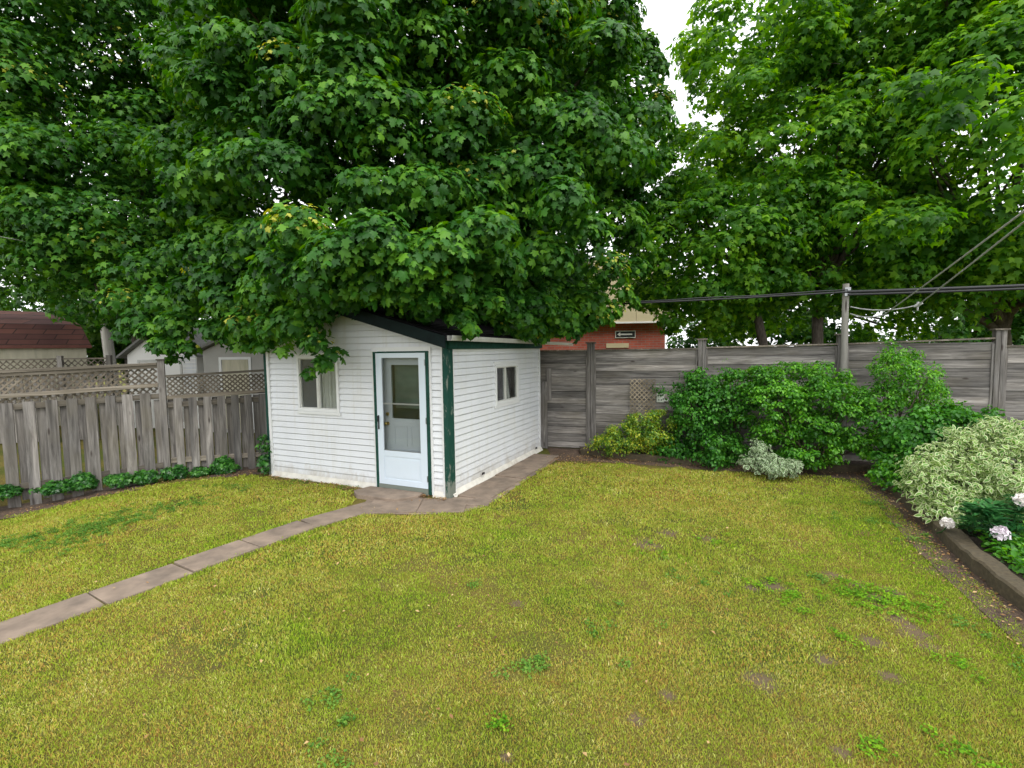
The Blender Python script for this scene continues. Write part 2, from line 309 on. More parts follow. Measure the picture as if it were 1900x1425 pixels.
def grassmat():
    m, nt, p, out = nm('grass_blades'); a = N(nt, 'ShaderNodeAttribute', attribute_name='rnd'); g = N(nt, 'ShaderNodeAttribute', attribute_name='green')
    dry = ramp(nt, a.outputs['Fac'], [(0.0, (0.24, 0.11, 0.035)), (0.15, (0.58, 0.38, 0.09)), (0.32, (0.62, 0.55, 0.13)), (0.52, (0.44, 0.50, 0.05)), (0.72, (0.25, 0.35, 0.02)), (0.90, (0.80, 0.74, 0.31)), (1.0, (0.88, 0.82, 0.42))]).outputs[0]
    lush = ramp(nt, a.outputs['Fac'], [(0.0, (0.08, 0.18, 0.010)), (0.5, (0.24, 0.42, 0.018)), (0.85, (0.50, 0.62, 0.035)), (1.0, (0.75, 0.74, 0.16))]).outputs[0]
    c = mixc(nt, g.outputs['Fac'], dry, lush); nt.links.new(c, p.inputs['Base Color']); p.inputs['Roughness'].default_value = 0.7; p.inputs['Specular IOR Level'].default_value = 0.2
    tr = nt.nodes.new('ShaderNodeBsdfTranslucent'); nt.links.new(c, tr.inputs[0]); mx = nt.nodes.new('ShaderNodeMixShader'); mx.inputs[0].default_value = 0.3
    nt.links.new(p.outputs[0], mx.inputs[1]); nt.links.new(tr.outputs[0], mx.inputs[2]); nt.links.new(mx.outputs[0], out.inputs[0]); return m
M['grass'] = grassmat()
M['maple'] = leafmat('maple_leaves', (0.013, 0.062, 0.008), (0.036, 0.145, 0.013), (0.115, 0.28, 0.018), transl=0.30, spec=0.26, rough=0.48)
M['maple_light'] = leafmat('yellow_green_maple_leaves', (0.022, 0.095, 0.008), (0.072, 0.225, 0.013), (0.20, 0.40, 0.022), transl=0.5, spec=0.28, rough=0.5)  # lighter, yellower leaf colour of the right-hand maples
M['maple_far'] = leafmat('far_leaves', (0.03, 0.10, 0.015), (0.07, 0.20, 0.025), (0.15, 0.32, 0.04), transl=0.4)
M['golden'] = leafmat('golden_leaves', (0.04, 0.14, 0.012), (0.13, 0.27, 0.02), (0.42, 0.47, 0.03), accent=(0.62, 0.58, 0.04), transl=0.25, patch=3)
M['deep'] = leafmat('deep_green_leaves', (0.014, 0.08, 0.010), (0.042, 0.18, 0.016), (0.10, 0.31, 0.03), transl=0.28, patch=2, rough=0.42, spec=.32)
M['fresh'] = leafmat('fresh_green_leaves', (0.018, 0.10, 0.008), (0.062, 0.24, 0.012), (0.16, 0.42, 0.022), transl=0.35, patch=2)
M['privet'] = leafmat('privet_leaves', (0.022, 0.12, 0.010), (0.075, 0.27, 0.014), (0.19, 0.46, 0.025), transl=0.35, patch=2)
M['silver'] = leafmat('silver_edged_leaves', (0.05, 0.13, 0.04), (0.09, 0.19, 0.06), (0.14, 0.25, 0.09), variegated=(0.50, 0.58, 0.38), transl=0.2, patch=4)
M['cream'] = leafmat('cream_edged_leaves', (0.05, 0.15, 0.02), (0.10, 0.25, 0.03), (0.20, 0.36, 0.05), variegated=(0.58, 0.64, 0.36), transl=0.25, patch=2)
M['peony'] = leafmat('peony_leaves', (0.010, 0.06, 0.016), (0.025, 0.12, 0.03), (0.06, 0.20, 0.05), transl=0.15, patch=4, rough=0.3)
M['ivy'] = leafmat('ivy_leaves', (0.012, 0.06, 0.012), (0.03, 0.13, 0.018), (0.08, 0.25, 0.03), transl=0.2, patch=4, rough=0.3)
M['clover'] = leafmat('clover_leaves', (0.05, 0.15, 0.008), (0.12, 0.28, 0.012), (0.24, 0.42, 0.02), transl=0.25, patch=3, spec=.12, rough=.7)
M['bluegreen'] = leafmat('bluish_weeds', (0.05, 0.14, 0.02), (0.10, 0.23, 0.035), (0.20, 0.33, 0.05), transl=0.25, patch=3, spec=.12, rough=.7)
M['litter'] = leafmat('fallen_leaves', (0.10, 0.05, 0.02), (0.30, 0.16, 0.06), (0.52, 0.36, 0.16), accent=(0.7, 0.55, 0.30), transl=0.1, patch=5, rough=0.8)
M['petal'] = plain('pale_pink_petal', (0.82, 0.74, 0.80), 0.6, 0.12, 9, bumps=0)
M['petal_white'] = plain('cream_white_petal', (0.85, 0.80, 0.76), 0.6, 0.08, 9, bumps=0)

# ------------------------------------------------------------------ leaf scatter
def T_maple():
    half = [(0.0, 0.03), (0.20, -0.06), (0.45, 0.02), (0.33, 0.18), (0.48, 0.31), (0.63, 0.52), (0.40, 0.53), (0.23, 0.53), (0.27, 0.75), (0.12, 0.84)]
    out = half + [(0.0, 1.0)] + [(-x, y) for x, y in half[:0:-1]]
    P = [(x, y - 0.1, -0.22 * (x * x * 2.2 + max(0, y - 0.4) ** 2 * 1.5)) for x, y in out] + [(0, 0.26, 0.035)]
    k = len(out); return np.array(P), np.array([(i, (i + 1) % k, k) for i in range(k)]), None
def T_maple_lo():
    half = [(0.0, 0.0), (0.45, 0.01), (0.31, 0.2), (0.61, 0.51), (0.24, 0.53)]
    out = half + [(0.0, 1.0)] + [(-x, y) for x, y in half[:0:-1]]
    P = [(x, y - 0.1, -0.22 * (x * x * 2.2 + max(0, y - 0.4) ** 2 * 1.5)) for x, y in out] + [(0, 0.26, 0.035)]
    k = len(out); return np.array(P), np.array([(i, (i + 1) % k, k) for i in range(k)]), None
def T_oval(w=0.3):
    out = [(0, 0), (w * .8, 0.28), (w, 0.55), (0, 1.0), (-w, 0.55), (-w * .8, 0.28)]
    P = [(x, y, -0.18 * y * y + abs(x) * 0.35) for x, y in out] + [(0, 0.5, -0.06)]
    return np.array(P), np.array([(i, (i + 1) % 6, 6) for i in range(6)]), np.array([1, 1, 1, 1, 1, 1, 0.0])
def T_var(w=0.27):
    out = [(0, 0), (w * .75, 0.22), (w, 0.5), (w * .62, 0.8), (0, 1.02), (-w * .62, 0.8), (-w, 0.5), (-w * .75, 0.22)]
    P = [(x, y, -0.2 * y * y + abs(x) * 0.4) for x, y in out] + [(0, 0.30, -0.03), (0, 0.68, -0.10)]
    F = [(0, 1, 8), (1, 2, 8), (2, 9, 8), (2, 3, 9), (3, 4, 9), (4, 5, 9), (5, 6, 9), (6, 8, 9), (6, 7, 8), (7, 0, 8)]
    return np.array(P), np.array(F), np.array([1.0] * 8 + [0, 0])
def T_strap(w=0.11):
    P = [(0, 0, 0), (w, .35, .03), (w * .8, .7, -.06), (0, 1, -.22), (-w * .8, .7, -.06), (-w, .35, .03), (0, .5, -.03)]
    return np.array(P), np.array([(i, (i + 1) % 6, 6) for i in range(6)]), np.array([1, 1, 1, 1, 1, 1, 0.0])
def T_diamond(w=0.3):
    return np.array([(0, 0, 0), (w, .5, .06), (0, 1, -.08), (-w, .5, .06)]), np.array([(0, 1, 2), (0, 2, 3)]), None
def unit(a): return a / np.maximum(np.linalg.norm(a, axis=-1, keepdims=True), 1e-9)
def place_leaves(pos, nrm, tip, size, T, key=None):
    """instances of one leaf template written out as plain mesh arrays"""
    P, F, E = T; n = len(pos); nrm = unit(nrm); tip = tip - nrm * (tip * nrm).sum(1, keepdims=True); tip = unit(tip); x = np.cross(tip, nrm)
    curl = rng.uniform(0.3, 1.9, n)[:, None, None]
    V = pos[:, None, :] + size[:, None, None] * (x[:, None, :] * P[None, :, 0:1] + tip[:, None, :] * P[None, :, 1:2] + nrm[:, None, :] * P[None, :, 2:3] * curl)
    k = len(P); FF = (F[None] + (np.arange(n) * k)[:, None, None]).reshape(-1, 3)
    at = {'rnd': np.repeat(rng.random(n), k)}
    if E is not None: at['edge'] = np.tile(E, n)
    if key is not None: at['key'] = np.repeat(key, k)
    return V.reshape(-1, 3), FF, at
def merge(parts):
    V = []; F = []; A = {}; b = 0
    keys = set(k for p in parts for k in p[2])
    for v, f, a in parts:
        V.append(v); F.append(f + b); b += len(v)
        for k in keys: A.setdefault(k, []).append(a.get(k, np.zeros(len(v))))
    return np.concatenate(V), np.concatenate(F), {k: np.concatenate(v) for k, v in A.items()}
UP = np.array([0, 0, 1.0])
def clump_leaves(cents, outs, rads, per, size, T, flat=0.6, up=0.5, jit=0.35, shell=(0.72, 1.05), down=0.8, keyfrac=0.0):
    m = len(cents); cnt = np.maximum(4, (per * (rads / rads.mean()) ** 2).astype(int)); idx = np.repeat(np.arange(m), cnt); n = len(idx)
    d = unit(rng.normal(size=(n, 3)) + 0.65 * UP + 0.75 * outs[idx])
    r = rads[idx] * rng.uniform(shell[0], shell[1], n)
    sc = np.array([1, 1, flat]); pos = cents[idx] + d * r[:, None] * sc
    nr = d + up * UP + jit * rng.normal(size=(n, 3))
    dh = d * np.array([1, 1, 0.0]); tip = -down * UP + 0.8 * dh + 0.45 * rng.normal(size=(n, 3))
    s = size * rng.uniform(0.5, 1.25, n)
    key = None
    if keyfrac:
        ck = (rng.random(m) < keyfrac)[idx]; key = (ck & (rng.random(n) < 0.38) & (d[:, 2] > -0.2)).astype(float); s = np.where(key > 0, s * 0.5, s)
    return place_leaves(pos, nr, tip, s, T, key)
def on_ellipsoids(ell, n, rmin=0.8, rmax=1.0, front=0.0, zmin=None):
    """clump centres on and just inside a union of ellipsoids; keeps those not buried in another"""
    C = np.array([e[0] for e in ell], dtype=float); R = np.array([e[1] for e in ell], dtype=float)
    area = (R[:, 0] * R[:, 1] + R[:, 0] * R[:, 2] + R[:, 1] * R[:, 2]); pr = area / area.sum(); out = []; on = []
    while len(out) < n:
        i = rng.choice(len(ell), p=pr); d = unit(rng.normal(size=3)); f = rng.uniform(rmin, rmax)
        if front and d[1] > 0.25 and rng.random() < front: continue
        p = C[i] + d * R[i] * f
        q = (((p - C) / R) ** 2).sum(1); q[i] = 9
        if (q < 0.45).any(): continue
        if zmin is not None and p[2] < zmin: continue
        out.append(p); on.append(unit(d / R[i]))
    return np.array(out), np.array(on)
def limbs(mb, base, fork, targets, r0, sub=2):
    base = Vector(base); fork = Vector(fork)
    pts = [base.lerp(fork, i / 5) + Vector((random.uniform(-.04, .04), random.uniform(-.04, .04), 0)) * (i > 0) for i in range(6)]
    mb.tube(pts, [r0 * (1.25 - 0.45 * min(1, i / 1.5) - 0.03 * i) for i in range(6)], 10)
    for t in targets:
        t = Vector(t); L = (t - fork).length; st = base.lerp(fork, random.uniform(0.72, 1.0)); mid = st.lerp(t, 0.45) + Vector((random.uniform(-.25, .25), random.uniform(-.25, .25), 0.12 * L))
        r = r0 * random.uniform(0.28, 0.5); P = []
        for i in range(9):
            u = i / 8; P.append((1 - u) ** 2 * st + 2 * u * (1 - u) * mid + u * u * t + Vector((random.uniform(-.04, .04), random.uniform(-.04, .04), random.uniform(-.03, .03))) * L * 0.2)
        mb.tube(P, [r * (1 - 0.86 * i / 8) for i in range(9)], 6)
        for s in range(sub):
            q = P[random.randint(3, 7)]; e = q + Vector((random.uniform(-1, 1), random.uniform(-1, 1), random.uniform(-.1, .8))) * L * 0.28
            mb.tube([q, q.lerp(e, .5) + Vector((0, 0, .06 * L)), e], [r * .35, r * .25, r * .08], 5)
def tree(name, label, base, fork, ell, mat, n_out, n_in, per, size, T, r0=0.2, crad=(0.5, 0.9), nl=16, front=0.5, extra=None, zmin=None, key=0.0, group=None, flat=0.6):
    t = thing(name, base, label, 'tree', group)
    co, oo = on_ellipsoids(ell, n_out, 0.86, 1.03, front, zmin); ci, oi = on_ellipsoids(ell, n_in, 0.45, 0.85, front * 0.6, zmin)
    parts = [clump_leaves(co, oo, rng.uniform(crad[0], crad[1], len(co)), per, size, T, flat=flat, keyfrac=key),
             clump_leaves(ci, oi, rng.uniform(crad[0], crad[1], len(ci)), per * 0.7, size * 1.1, T_maple_lo() , flat=0.8, shell=(0.3, 1.1))]
    if extra:
        ec = np.array([e[0] for e in extra], float); er = np.array([e[1] for e in extra], float); eo = unit(ec - np.array(ell[0][0])); eo[:, 2] *= 0.3
        parts.append(clump_leaves(ec, unit(eo), er, per * 1.0, size, T, flat=0.75, keyfrac=key, shell=(0.45, 1.05)))
    V, F, A = merge(parts)
    if 'key' not in A: A['key'] = np.zeros(len(V))
    mesh_np('crown', V, F, mat, t, A)
    mb = MB(); pick = [co[i] for i in rng.choice(len(co), min(nl, len(co)), replace=False)]
    limbs(mb, base, fork, pick, r0); mb.build('trunk', M['bark'], t)
    return t
def px(u, v, y):
    """world point on the sight line through photo pixel (u, v) at distance y: used only to read positions off the photo"""
    d = R2 * ((u - 950) / 903.5) + U2 * (-(v - 712.5) / 903.5) + _f; s = y / d.y
    return (d.x * s, y, CAMZ + d.z * s)

# ------------------------------------------------------------------ ground, lawn, path, beds
def grid_ground():
    xs = np.concatenate([[-600, -200, -60, -25], np.arange(-14, 14.1, 0.5), [25, 60, 200, 600]]); ys = np.concatenate([[-300, -60, -15], np.arange(-4, 20.1, 0.5), [30, 60, 200, 900]])
    X, Y = np.meshgrid(xs, ys); Z = H(X, Y) * ((X > -40)); V = np.stack([X, Y, Z], -1).reshape(-1, 3); nx = len(xs); F = []
    for j in range(len(ys) - 1):
        for i in range(nx - 1): a = j * nx + i; F.append((a, a + 1, a + nx + 1, a + nx))
    return V, np.array(F)
V, F = grid_ground(); tag(mesh_np('ground', V, F, M['ground']), kind='structure')
def sheet(name, poly, z, mat, kind='structure', sub=0):
    mb = MB(); mb.add([(x, y, float(H(x, y)) + z) for x, y in poly], [tuple(range(len(poly)))]); return tag(mb.build(name, mat), kind=kind)
def strip(name, L, Rr, z, mat, n=6):
    """sheet between two polylines that follows the ground"""
    V = []; F = []
    for i in range(len(L)):
        for k in range(n + 1):
            u = k / n; x = L[i][0] * (1 - u) + Rr[i][0] * u; y = L[i][1] * (1 - u) + Rr[i][1] * u; V.append((x, y, float(H(x, y)) + z))
    for i in range(len(L) - 1):
        for k in range(n): a = i * (n + 1) + k; F.append((a, a + 1, a + n + 2, a + n + 1))
    return tag(mesh_np(name, V, F, mat), kind='structure')
# garden path of square concrete slabs from the left edge to the shed door and along its side
path_c = [(-5.25, 1.95), (-4.85, 2.52), (-4.48, 3.08), (-4.12, 3.64), (-3.75, 4.225), (-3.385, 4.835), (-3.02, 5.43), (-2.62, 6.06), (-2.05, 6.72), (-1.32, 6.74), (-0.66, 6.72)] + [(-0.9509 + .4135 * q + .9105 * .33, 7.0914 + .9105 * q - .4135 * .33) for q in (.12, .75, 1.38, 2.0, 2.62, 3.25)]
KERB = [(1.40, 9.95), (1.95, 9.55), (2.56, 9.24), (3.2, 8.96), (3.89, 8.72), (4.5, 8.48), (5.08, 8.30), (5.80, 8.22), (6.12, 8.22)]
KERB_R = [(6.00, 8.10), (5.68, 7.33), (5.38, 6.65), (5.09, 6.03), (4.84, 5.5), (4.60, 5.02), (4.38, 4.52), (4.18, 4.02), (3.95, 3.3), (3.7, 2.4), (3.4, 1.2), (3.2, 0.0)]
def build_path():
    mb = MB(); random.seed(3)
    for i in range(len(path_c) - 1):
        a = Vector(path_c[i]); b = Vector(path_c[i + 1]); d = (b - a).normalized(); nn = Vector((-d.y, d.x)); w = 0.215 if i < 8 else 0.30
        if i >= 11: w = 0.265
        g = 0.008; dz = random.uniform(-0.006, 0.006); tl = random.uniform(-0.006, 0.006)
        c = [a + d * g - nn * w, b - d * g - nn * w, b - d * g + nn * w, a + d * g + nn * w]
        if i == 7: c[2] = c[2] + d * 0.1
        zt = 0.022 + dz; top = [(p.x, p.y, zt + (tl if k in (1, 2) else 0) + float(H(p.x, p.y))) for k, p in enumerate(c)]
        bot = [(x, y, z - 0.08) for x, y, z in top]; V = bot + top
        mb.add(V, [(0, 3, 2, 1), (4, 5, 6, 7), (0, 1, 5, 4), (1, 2, 6, 5), (2, 3, 7, 6), (3, 0, 4, 7)])
    # infill slab in front of the shed door
    o = mb.build('path', M['conc'], bevel=0.006); tag(o, kind='structure')
build_path()
APR = [(-2.15, 6.75), (-1.95, 6.43), (-1.3, 6.38), (-0.72, 6.43), (-0.38, 6.70), (-0.14, 7.20), (0.22, 8.02), (0.62, 8.95), (0.92, 9.62), (0.55, 9.80), (-0.02, 8.9), (-0.70, 7.35), (-0.93, 6.95), (-1.6, 7.25), (-2.2, 7.5)]
mb = MB(); mb.add([(x, y, .0075) for x, y in APR], [tuple(range(len(APR)))]); tag(mb.build('path', M['conc']), kind='structure')
strip('soil_strip', [(-8.6, 6.2), (-7.2, 7.1), (-6.2, 7.85), (-5.2, 8.45), (-4.35, 8.82)], [(-9.4, 6.9), (-7.9, 7.75), (-6.6, 8.55), (-5.4, 9.2), (-4.4, 9.6)], 0.006, M['soil'])
strip('soil_by_fence', [(0.80, 9.45), (1.5, 9.35), (2.3, 9.05), (3.2, 8.68), (4.2, 8.33), (5.1, 8.0), (5.75, 7.7)], [(0.75, 10.8), (1.9, 10.4), (2.8, 10.0), (3.4, 9.6), (4.4, 9.2), (5.3, 8.9), (6.2, 8.5)], 0.004, M['soil'])
strip('soil_margin', [(5.45, 7.75), (5.15, 6.9), (4.72, 6.0), (4.30, 5.1), (3.98, 4.3), (3.72, 3.6), (3.4, 2.6), (3.0, 1.0)], [(6.2, 8.3), (5.85, 7.33), (5.3, 6.1), (4.8, 5.1), (4.5, 4.5), (4.25, 3.9), (3.9, 2.7), (3.4, 1.0)], 0.008, M['soil'])
# raised bed behind the kerbs
bed = [(1.42, 10.02), (2.6, 9.34), (3.9, 8.82), (5.1, 8.4), (5.95, 8.3), (6.15, 8.05), (5.82, 7.28), (5.24, 5.98), (4.76, 4.98), (4.34, 3.98), (3.86, 2.4), (3.36, 0.0), (9.5, 0.0), (9.6, 7.5), (1.42, 10.34)]
mb = MB(); mb.add([(x, y, 0.10) for x, y in bed], [tuple(range(len(bed)))]); tag(mb.build('bed_soil', M['soil_dark']), kind='structure')
def kerb(name, label, line, w, h, mat, side=1, seglen=3):
    t = thing(name, (line[0][0], line[0][1], 0), label, 'garden kerb'); n = len(line); V = []; F = []
    for i in range(n):
        a = Vector(line[max(0, i - 1)]); b = Vector(line[min(n - 1, i + 1)]); d = (b - a).normalized(); nn = Vector((-d.y, d.x)) * side; p = Vector(line[i])
        j = random.uniform(-.012, .012); q = p + nn * (w + random.uniform(-.012, .012)); p = p + nn * j; e = 0.018
        hh = h + random.uniform(-.01, .01)
        V += [(p.x, p.y, -0.05), (p.x, p.y, hh - e), (p.x + nn.x * e, p.y + nn.y * e, hh), (q.x - nn.x * e, q.y - nn.y * e, hh), (q.x, q.y, hh - e), (q.x, q.y, -0.05)]
    for i in range(n - 1):
        for k in range(5): a = i * 6 + k; F.append((a, a + 1, a + 7, a + 6))
    F += [(5, 4, 3, 2, 1, 0), tuple((n - 1) * 6 + k for k in range(6))]
    mesh_np('edging', V, F, mat, t); return t
def dense(line, k=4):
    out = []
    for i in range(len(line) - 1):
        for j in range(k): out.append(tuple(np.array(line[i]) * (1 - j / k) + np.array(line[i + 1]) * (j / k)))
    return out + [line[-1]]
kerb('garden_kerb', 'low dark kerb along the bed in front of the back fence shrubs', dense(KERB), 0.12, 0.13, M['kerb'], 1)
kerb('garden_kerb', 'mossy concrete kerb curving along the right edge of the lawn', dense(KERB_R), 0.18, 0.15, M['kerb'], 1)

# ------------------------------------------------------------------ shed
SF = frame(-0.9509, 7.0914, SH_A)     # t along the front wall (0 = near corner, negative left), n towards the back
W, D, EZ = 3.69, 3.72, 2.33; RT = -W / 2; SLOPE = 0.285; APEX = EZ + SLOPE * (W / 2)
shed = thing('garden_shed', SF(RT, D / 2, 0), 'white clapboard shed with dark green corner trim and low gable roof under the big maple', 'shed')
def wall_mesh(kind):
    """lap siding, every course a real board that leans out at its foot; openings left free"""
    mb = MB(); e = 0.1016; k = 0; lap = 0.014
    if kind == 'front': opens = [(-1.31, -0.285, 0.03, 2.19), (-2.965, -2.05, 1.20, 2.14)]; z0 = 0.13 - 0.053
    else: opens = [(1.56, 2.56, 1.215, 1.935)]; z0 = 0.13 - 0.053
    z = z0
    while z < (APEX if kind == 'front' else EZ - 0.12):
        z1 = z + e
        if kind == 'front':
            lim = lambda zz: (0.0 if zz <= EZ else (zz - EZ) / SLOPE)
            a0, a1 = -W + 0.03 + lim(z), -0.03 - lim(z); b0, b1 = -W + 0.03 + lim(z1), -0.03 - lim(z1)
            if b0 > b1: b0 = b1 = RT
            if a0 > a1: break
        else: a0, a1 = 0.03, D - 0.03; b0, b1 = a0, a1; z1 = min(z1, EZ - 0.1)
        segs = [(a0, a1, b0, b1)]
        for o0, o1, oz0, oz1 in opens:
            if z1 > oz0 + 0.05 and z < oz1 - 0.05:
                ns = []
                for s in segs:
                    if o0 > s[0] + .01 and o1 < s[1] - .01: ns += [(s[0], o0, s[2], o0), (o1, s[1], o1, s[3])]
                    else: ns.append(s)
                segs = ns
        for s in segs:
            zs = z + .009; Q = (lambda t, n, zz: SF(t, n, zz)) if kind == 'front' else (lambda t, n, zz: SF(-n, t, zz))
            P = [Q(s[0], -lap, zs), Q(s[1], -lap, zs), Q(s[3], 0, z1), Q(s[2], 0, z1), Q(s[0], .022, zs), Q(s[1], .022, zs), Q(s[0], -lap, zs + .012), Q(s[1], -lap, zs + .012), Q(s[3], .022, z1 + .009), Q(s[2], .022, z1 + .009), Q(s[3], .022, z1), Q(s[2], .022, z1)]
            mb.add(P, [(0, 1, 7, 6), (6, 7, 2, 3), (4, 5, 1, 0), (11, 10, 8, 9), (3, 2, 10, 11)])
        z += e; k += 1
    return mb
wall_mesh('front').build('front_siding', M['white_siding'], shed)
wall_mesh('side').build('side_siding', M['white_siding'], shed)
mb = MB(); mb.box(SF, -W - .012, -W + 0.0, 0, D, 0.05, EZ); mb.box(SF, -W, 0, D - 0.0, D + .012, 0.05, EZ); mb.build('wall', M['white_siding'], shed)
# flared painted skirt round the foot
mb = MB()
mb.add([SF(-W, -0.012, 0.10), SF(-1.33, -0.012, 0.10), SF(-1.33, -0.05, -0.03), SF(-W, -0.05, -0.03)], [(3, 2, 1, 0)])
mb.add([SF(-0.27, -0.012, 0.10), SF(-0.03, -0.012, 0.10), SF(-0.03, -0.05, -0.03), SF(-0.27, -0.05, -0.03)], [(3, 2, 1, 0)])
mb.add([SF(0.012, 0.05, 0.10), SF(0.012, D, 0.10), SF(0.075, D + .05, -0.03), SF(0.075, 0.05, -0.03)], [(3, 2, 1, 0)])
mb.build('skirt', M['found'], shed)
mb = MB()
mb.box(SF, -0.045, 0.034, -0.045, -0.0175, 0.0, EZ - .02); mb.box(SF, 0.004, 0.034, -0.0174, 0.13, -0.03, EZ - .121)
mb.build('corner_post', M['peel'], shed, bevel=0.004)
mb = MB(); mb.box(SF, -W - .07, -W - .012, -0.03, 0.02, 0, EZ - .02); mb.build('corner_post', M['peel'], shed)
for q in ((-W - .011, -W + .05, -0.028, 0.0, 0.03, EZ - .02), (-0.085, -0.046, -0.026, 0, 0.02, EZ - .02), (0.0, 0.026, 0.131, 0.16, 0.02, EZ - .12), (0.0, 0.024, D - .06, D + .01, 0.06, EZ - .12), (0.0, 0.024, 0.161, D - .061, EZ - .155, EZ - .12)):
    mb = MB(); mb.box(SF, *q); mb.build('edge_trim', M['white_trim'], shed)
mb = MB(); mb.box(SF, 0.0, 0.07, -0.014, D + .02, EZ - .118, EZ + .0); mb.build('eave_fascia', M['green'], shed)
# roof: two slabs with an overhang, dark rake boards
OV = 0.28; th = 0.05
def roofslab(s0, s1, n0, n1, zb, th):
    mb = MB(); P = []
    for n in (n0, n1):
        for s, dz in ((s0, 0), (s1, 0), (s1, th), (s0, th)): P.append(SF(s, n, APEX + zb - SLOPE * abs(s - RT) + dz))
    mb.add(P, [(0, 1, 2, 3), (7, 6, 5, 4), (0, 4, 5, 1), (1, 5, 6, 2), (2, 6, 7, 3), (3, 7, 4, 0)]); return mb
mb = roofslab(RT, 0.17, -OV, D + .25, 0.06, th); mb2 = roofslab(RT, -W - .22, -OV, D + .25, 0.06, th); mb.add(mb2.V, mb2.F)
roof = mb.build('roof', M['roofdark'], shed)
# shingle courses
mb = MB()
for sgn, lim in ((1, 0.17 - RT), (-1, W + .22 + RT)):
    q = 0.0
    while q < lim - .05:
        q1 = min(q + 0.14, lim); n = -OV
        while n < D + .25:
            n1 = min(n + 0.30, D + .25); dz = random.uniform(0.0, 0.004)
            z0 = APEX + .06 + th - SLOPE * q + .004; z1 = APEX + .06 + th - SLOPE * q1 + .014 + dz
            P = [SF(RT + sgn * q, n + .004, z0), SF(RT + sgn * q, n1 - .004, z0), SF(RT + sgn * q1, n1 - .004, z1), SF(RT + sgn * q1, n + .004, z1), SF(RT + sgn * q1, n + .004, z1 - .012), SF(RT + sgn * q1, n1 - .004, z1 - .012)]
            mb.add(P, [(0, 1, 2, 3), (3, 2, 5, 4)] if sgn > 0 else [(3, 2, 1, 0), (4, 5, 2, 3)]); n = n1
        q = q1
mb.build('shingles', M['roofdark'], roof)
mb = MB(); rk = 0.17
for s1 in (0.17, -W - .22):
    P = []
    for n in (-OV - .025, -OV - .002):
        for s, dz in ((RT, -rk), (s1, -rk), (s1, 0.0), (RT, 0.0)): P.append(SF(s, n, APEX + .11 - SLOPE * abs(s - RT) + dz))
    mb.add(P, [(0, 1, 2, 3), (7, 6, 5, 4), (0, 4, 5, 1), (1, 5, 6, 2), (2, 6, 7, 3)])
mb.build('rake_board', plain('blackish_green_board', (0.006, 0.013, 0.013), 0.7, 0.3, 8, bumps=0.1, spec=0.12), roof)
mb = MB()
for s1 in (0.15, -W - .2):
    P = [SF(RT, -OV, APEX + .05), SF(s1, -OV, APEX + .05 - SLOPE * abs(s1 - RT)), SF(s1, -0.014, APEX + .05 - SLOPE * abs(s1 - RT)), SF(RT, -0.014, APEX + .05)]
    mb.add(P, [(0, 1, 2, 3)])
mb.build('soffit', M['green'], roof)
# gutter: open trough, then the loose end bent over towards the fence
def gutter(p0, p1, wdt=0.085, h=0.07):
    mb = MB(); a = Vector(p0); b = Vector(p1); d = (b - a).normalized(); s = Vector((d.y, -d.x, 0)).normalized()
    prof = [(0, h), (0, 0), (wdt * .8, 0), (wdt, h * .6), (wdt, h)]; prof2 = [(x + (-.004 if x > 0 else .004), z + (.004 if z < h else 0)) for x, z in prof]
    ring = prof + prof2[::-1]; k = len(ring); V = [a + s * x + Vector((0, 0, z)) for x, z in ring] + [b + s * x + Vector((0, 0, z)) for x, z in ring]
    return mb.add(V, [(i, (i + 1) % k, (i + 1) % k + k, i + k) for i in range(k)] + [tuple(range(k))[::-1], tuple(range(k, 2 * k))])
g = gutter(SF(0.172, -0.24, EZ + .0), SF(0.172, D - .20, EZ - .035)); g.build('gutter', M['gutter'], shed)
e0 = Vector(SF(0.175, D - .20, EZ - .04)); e1v = Vector(px(1062, 646, 10.25)); e1v.z = e0.z - 0.035
gutter(e0, e1v, 0.08, 0.06).build('gutter', M['gutter'], shed)
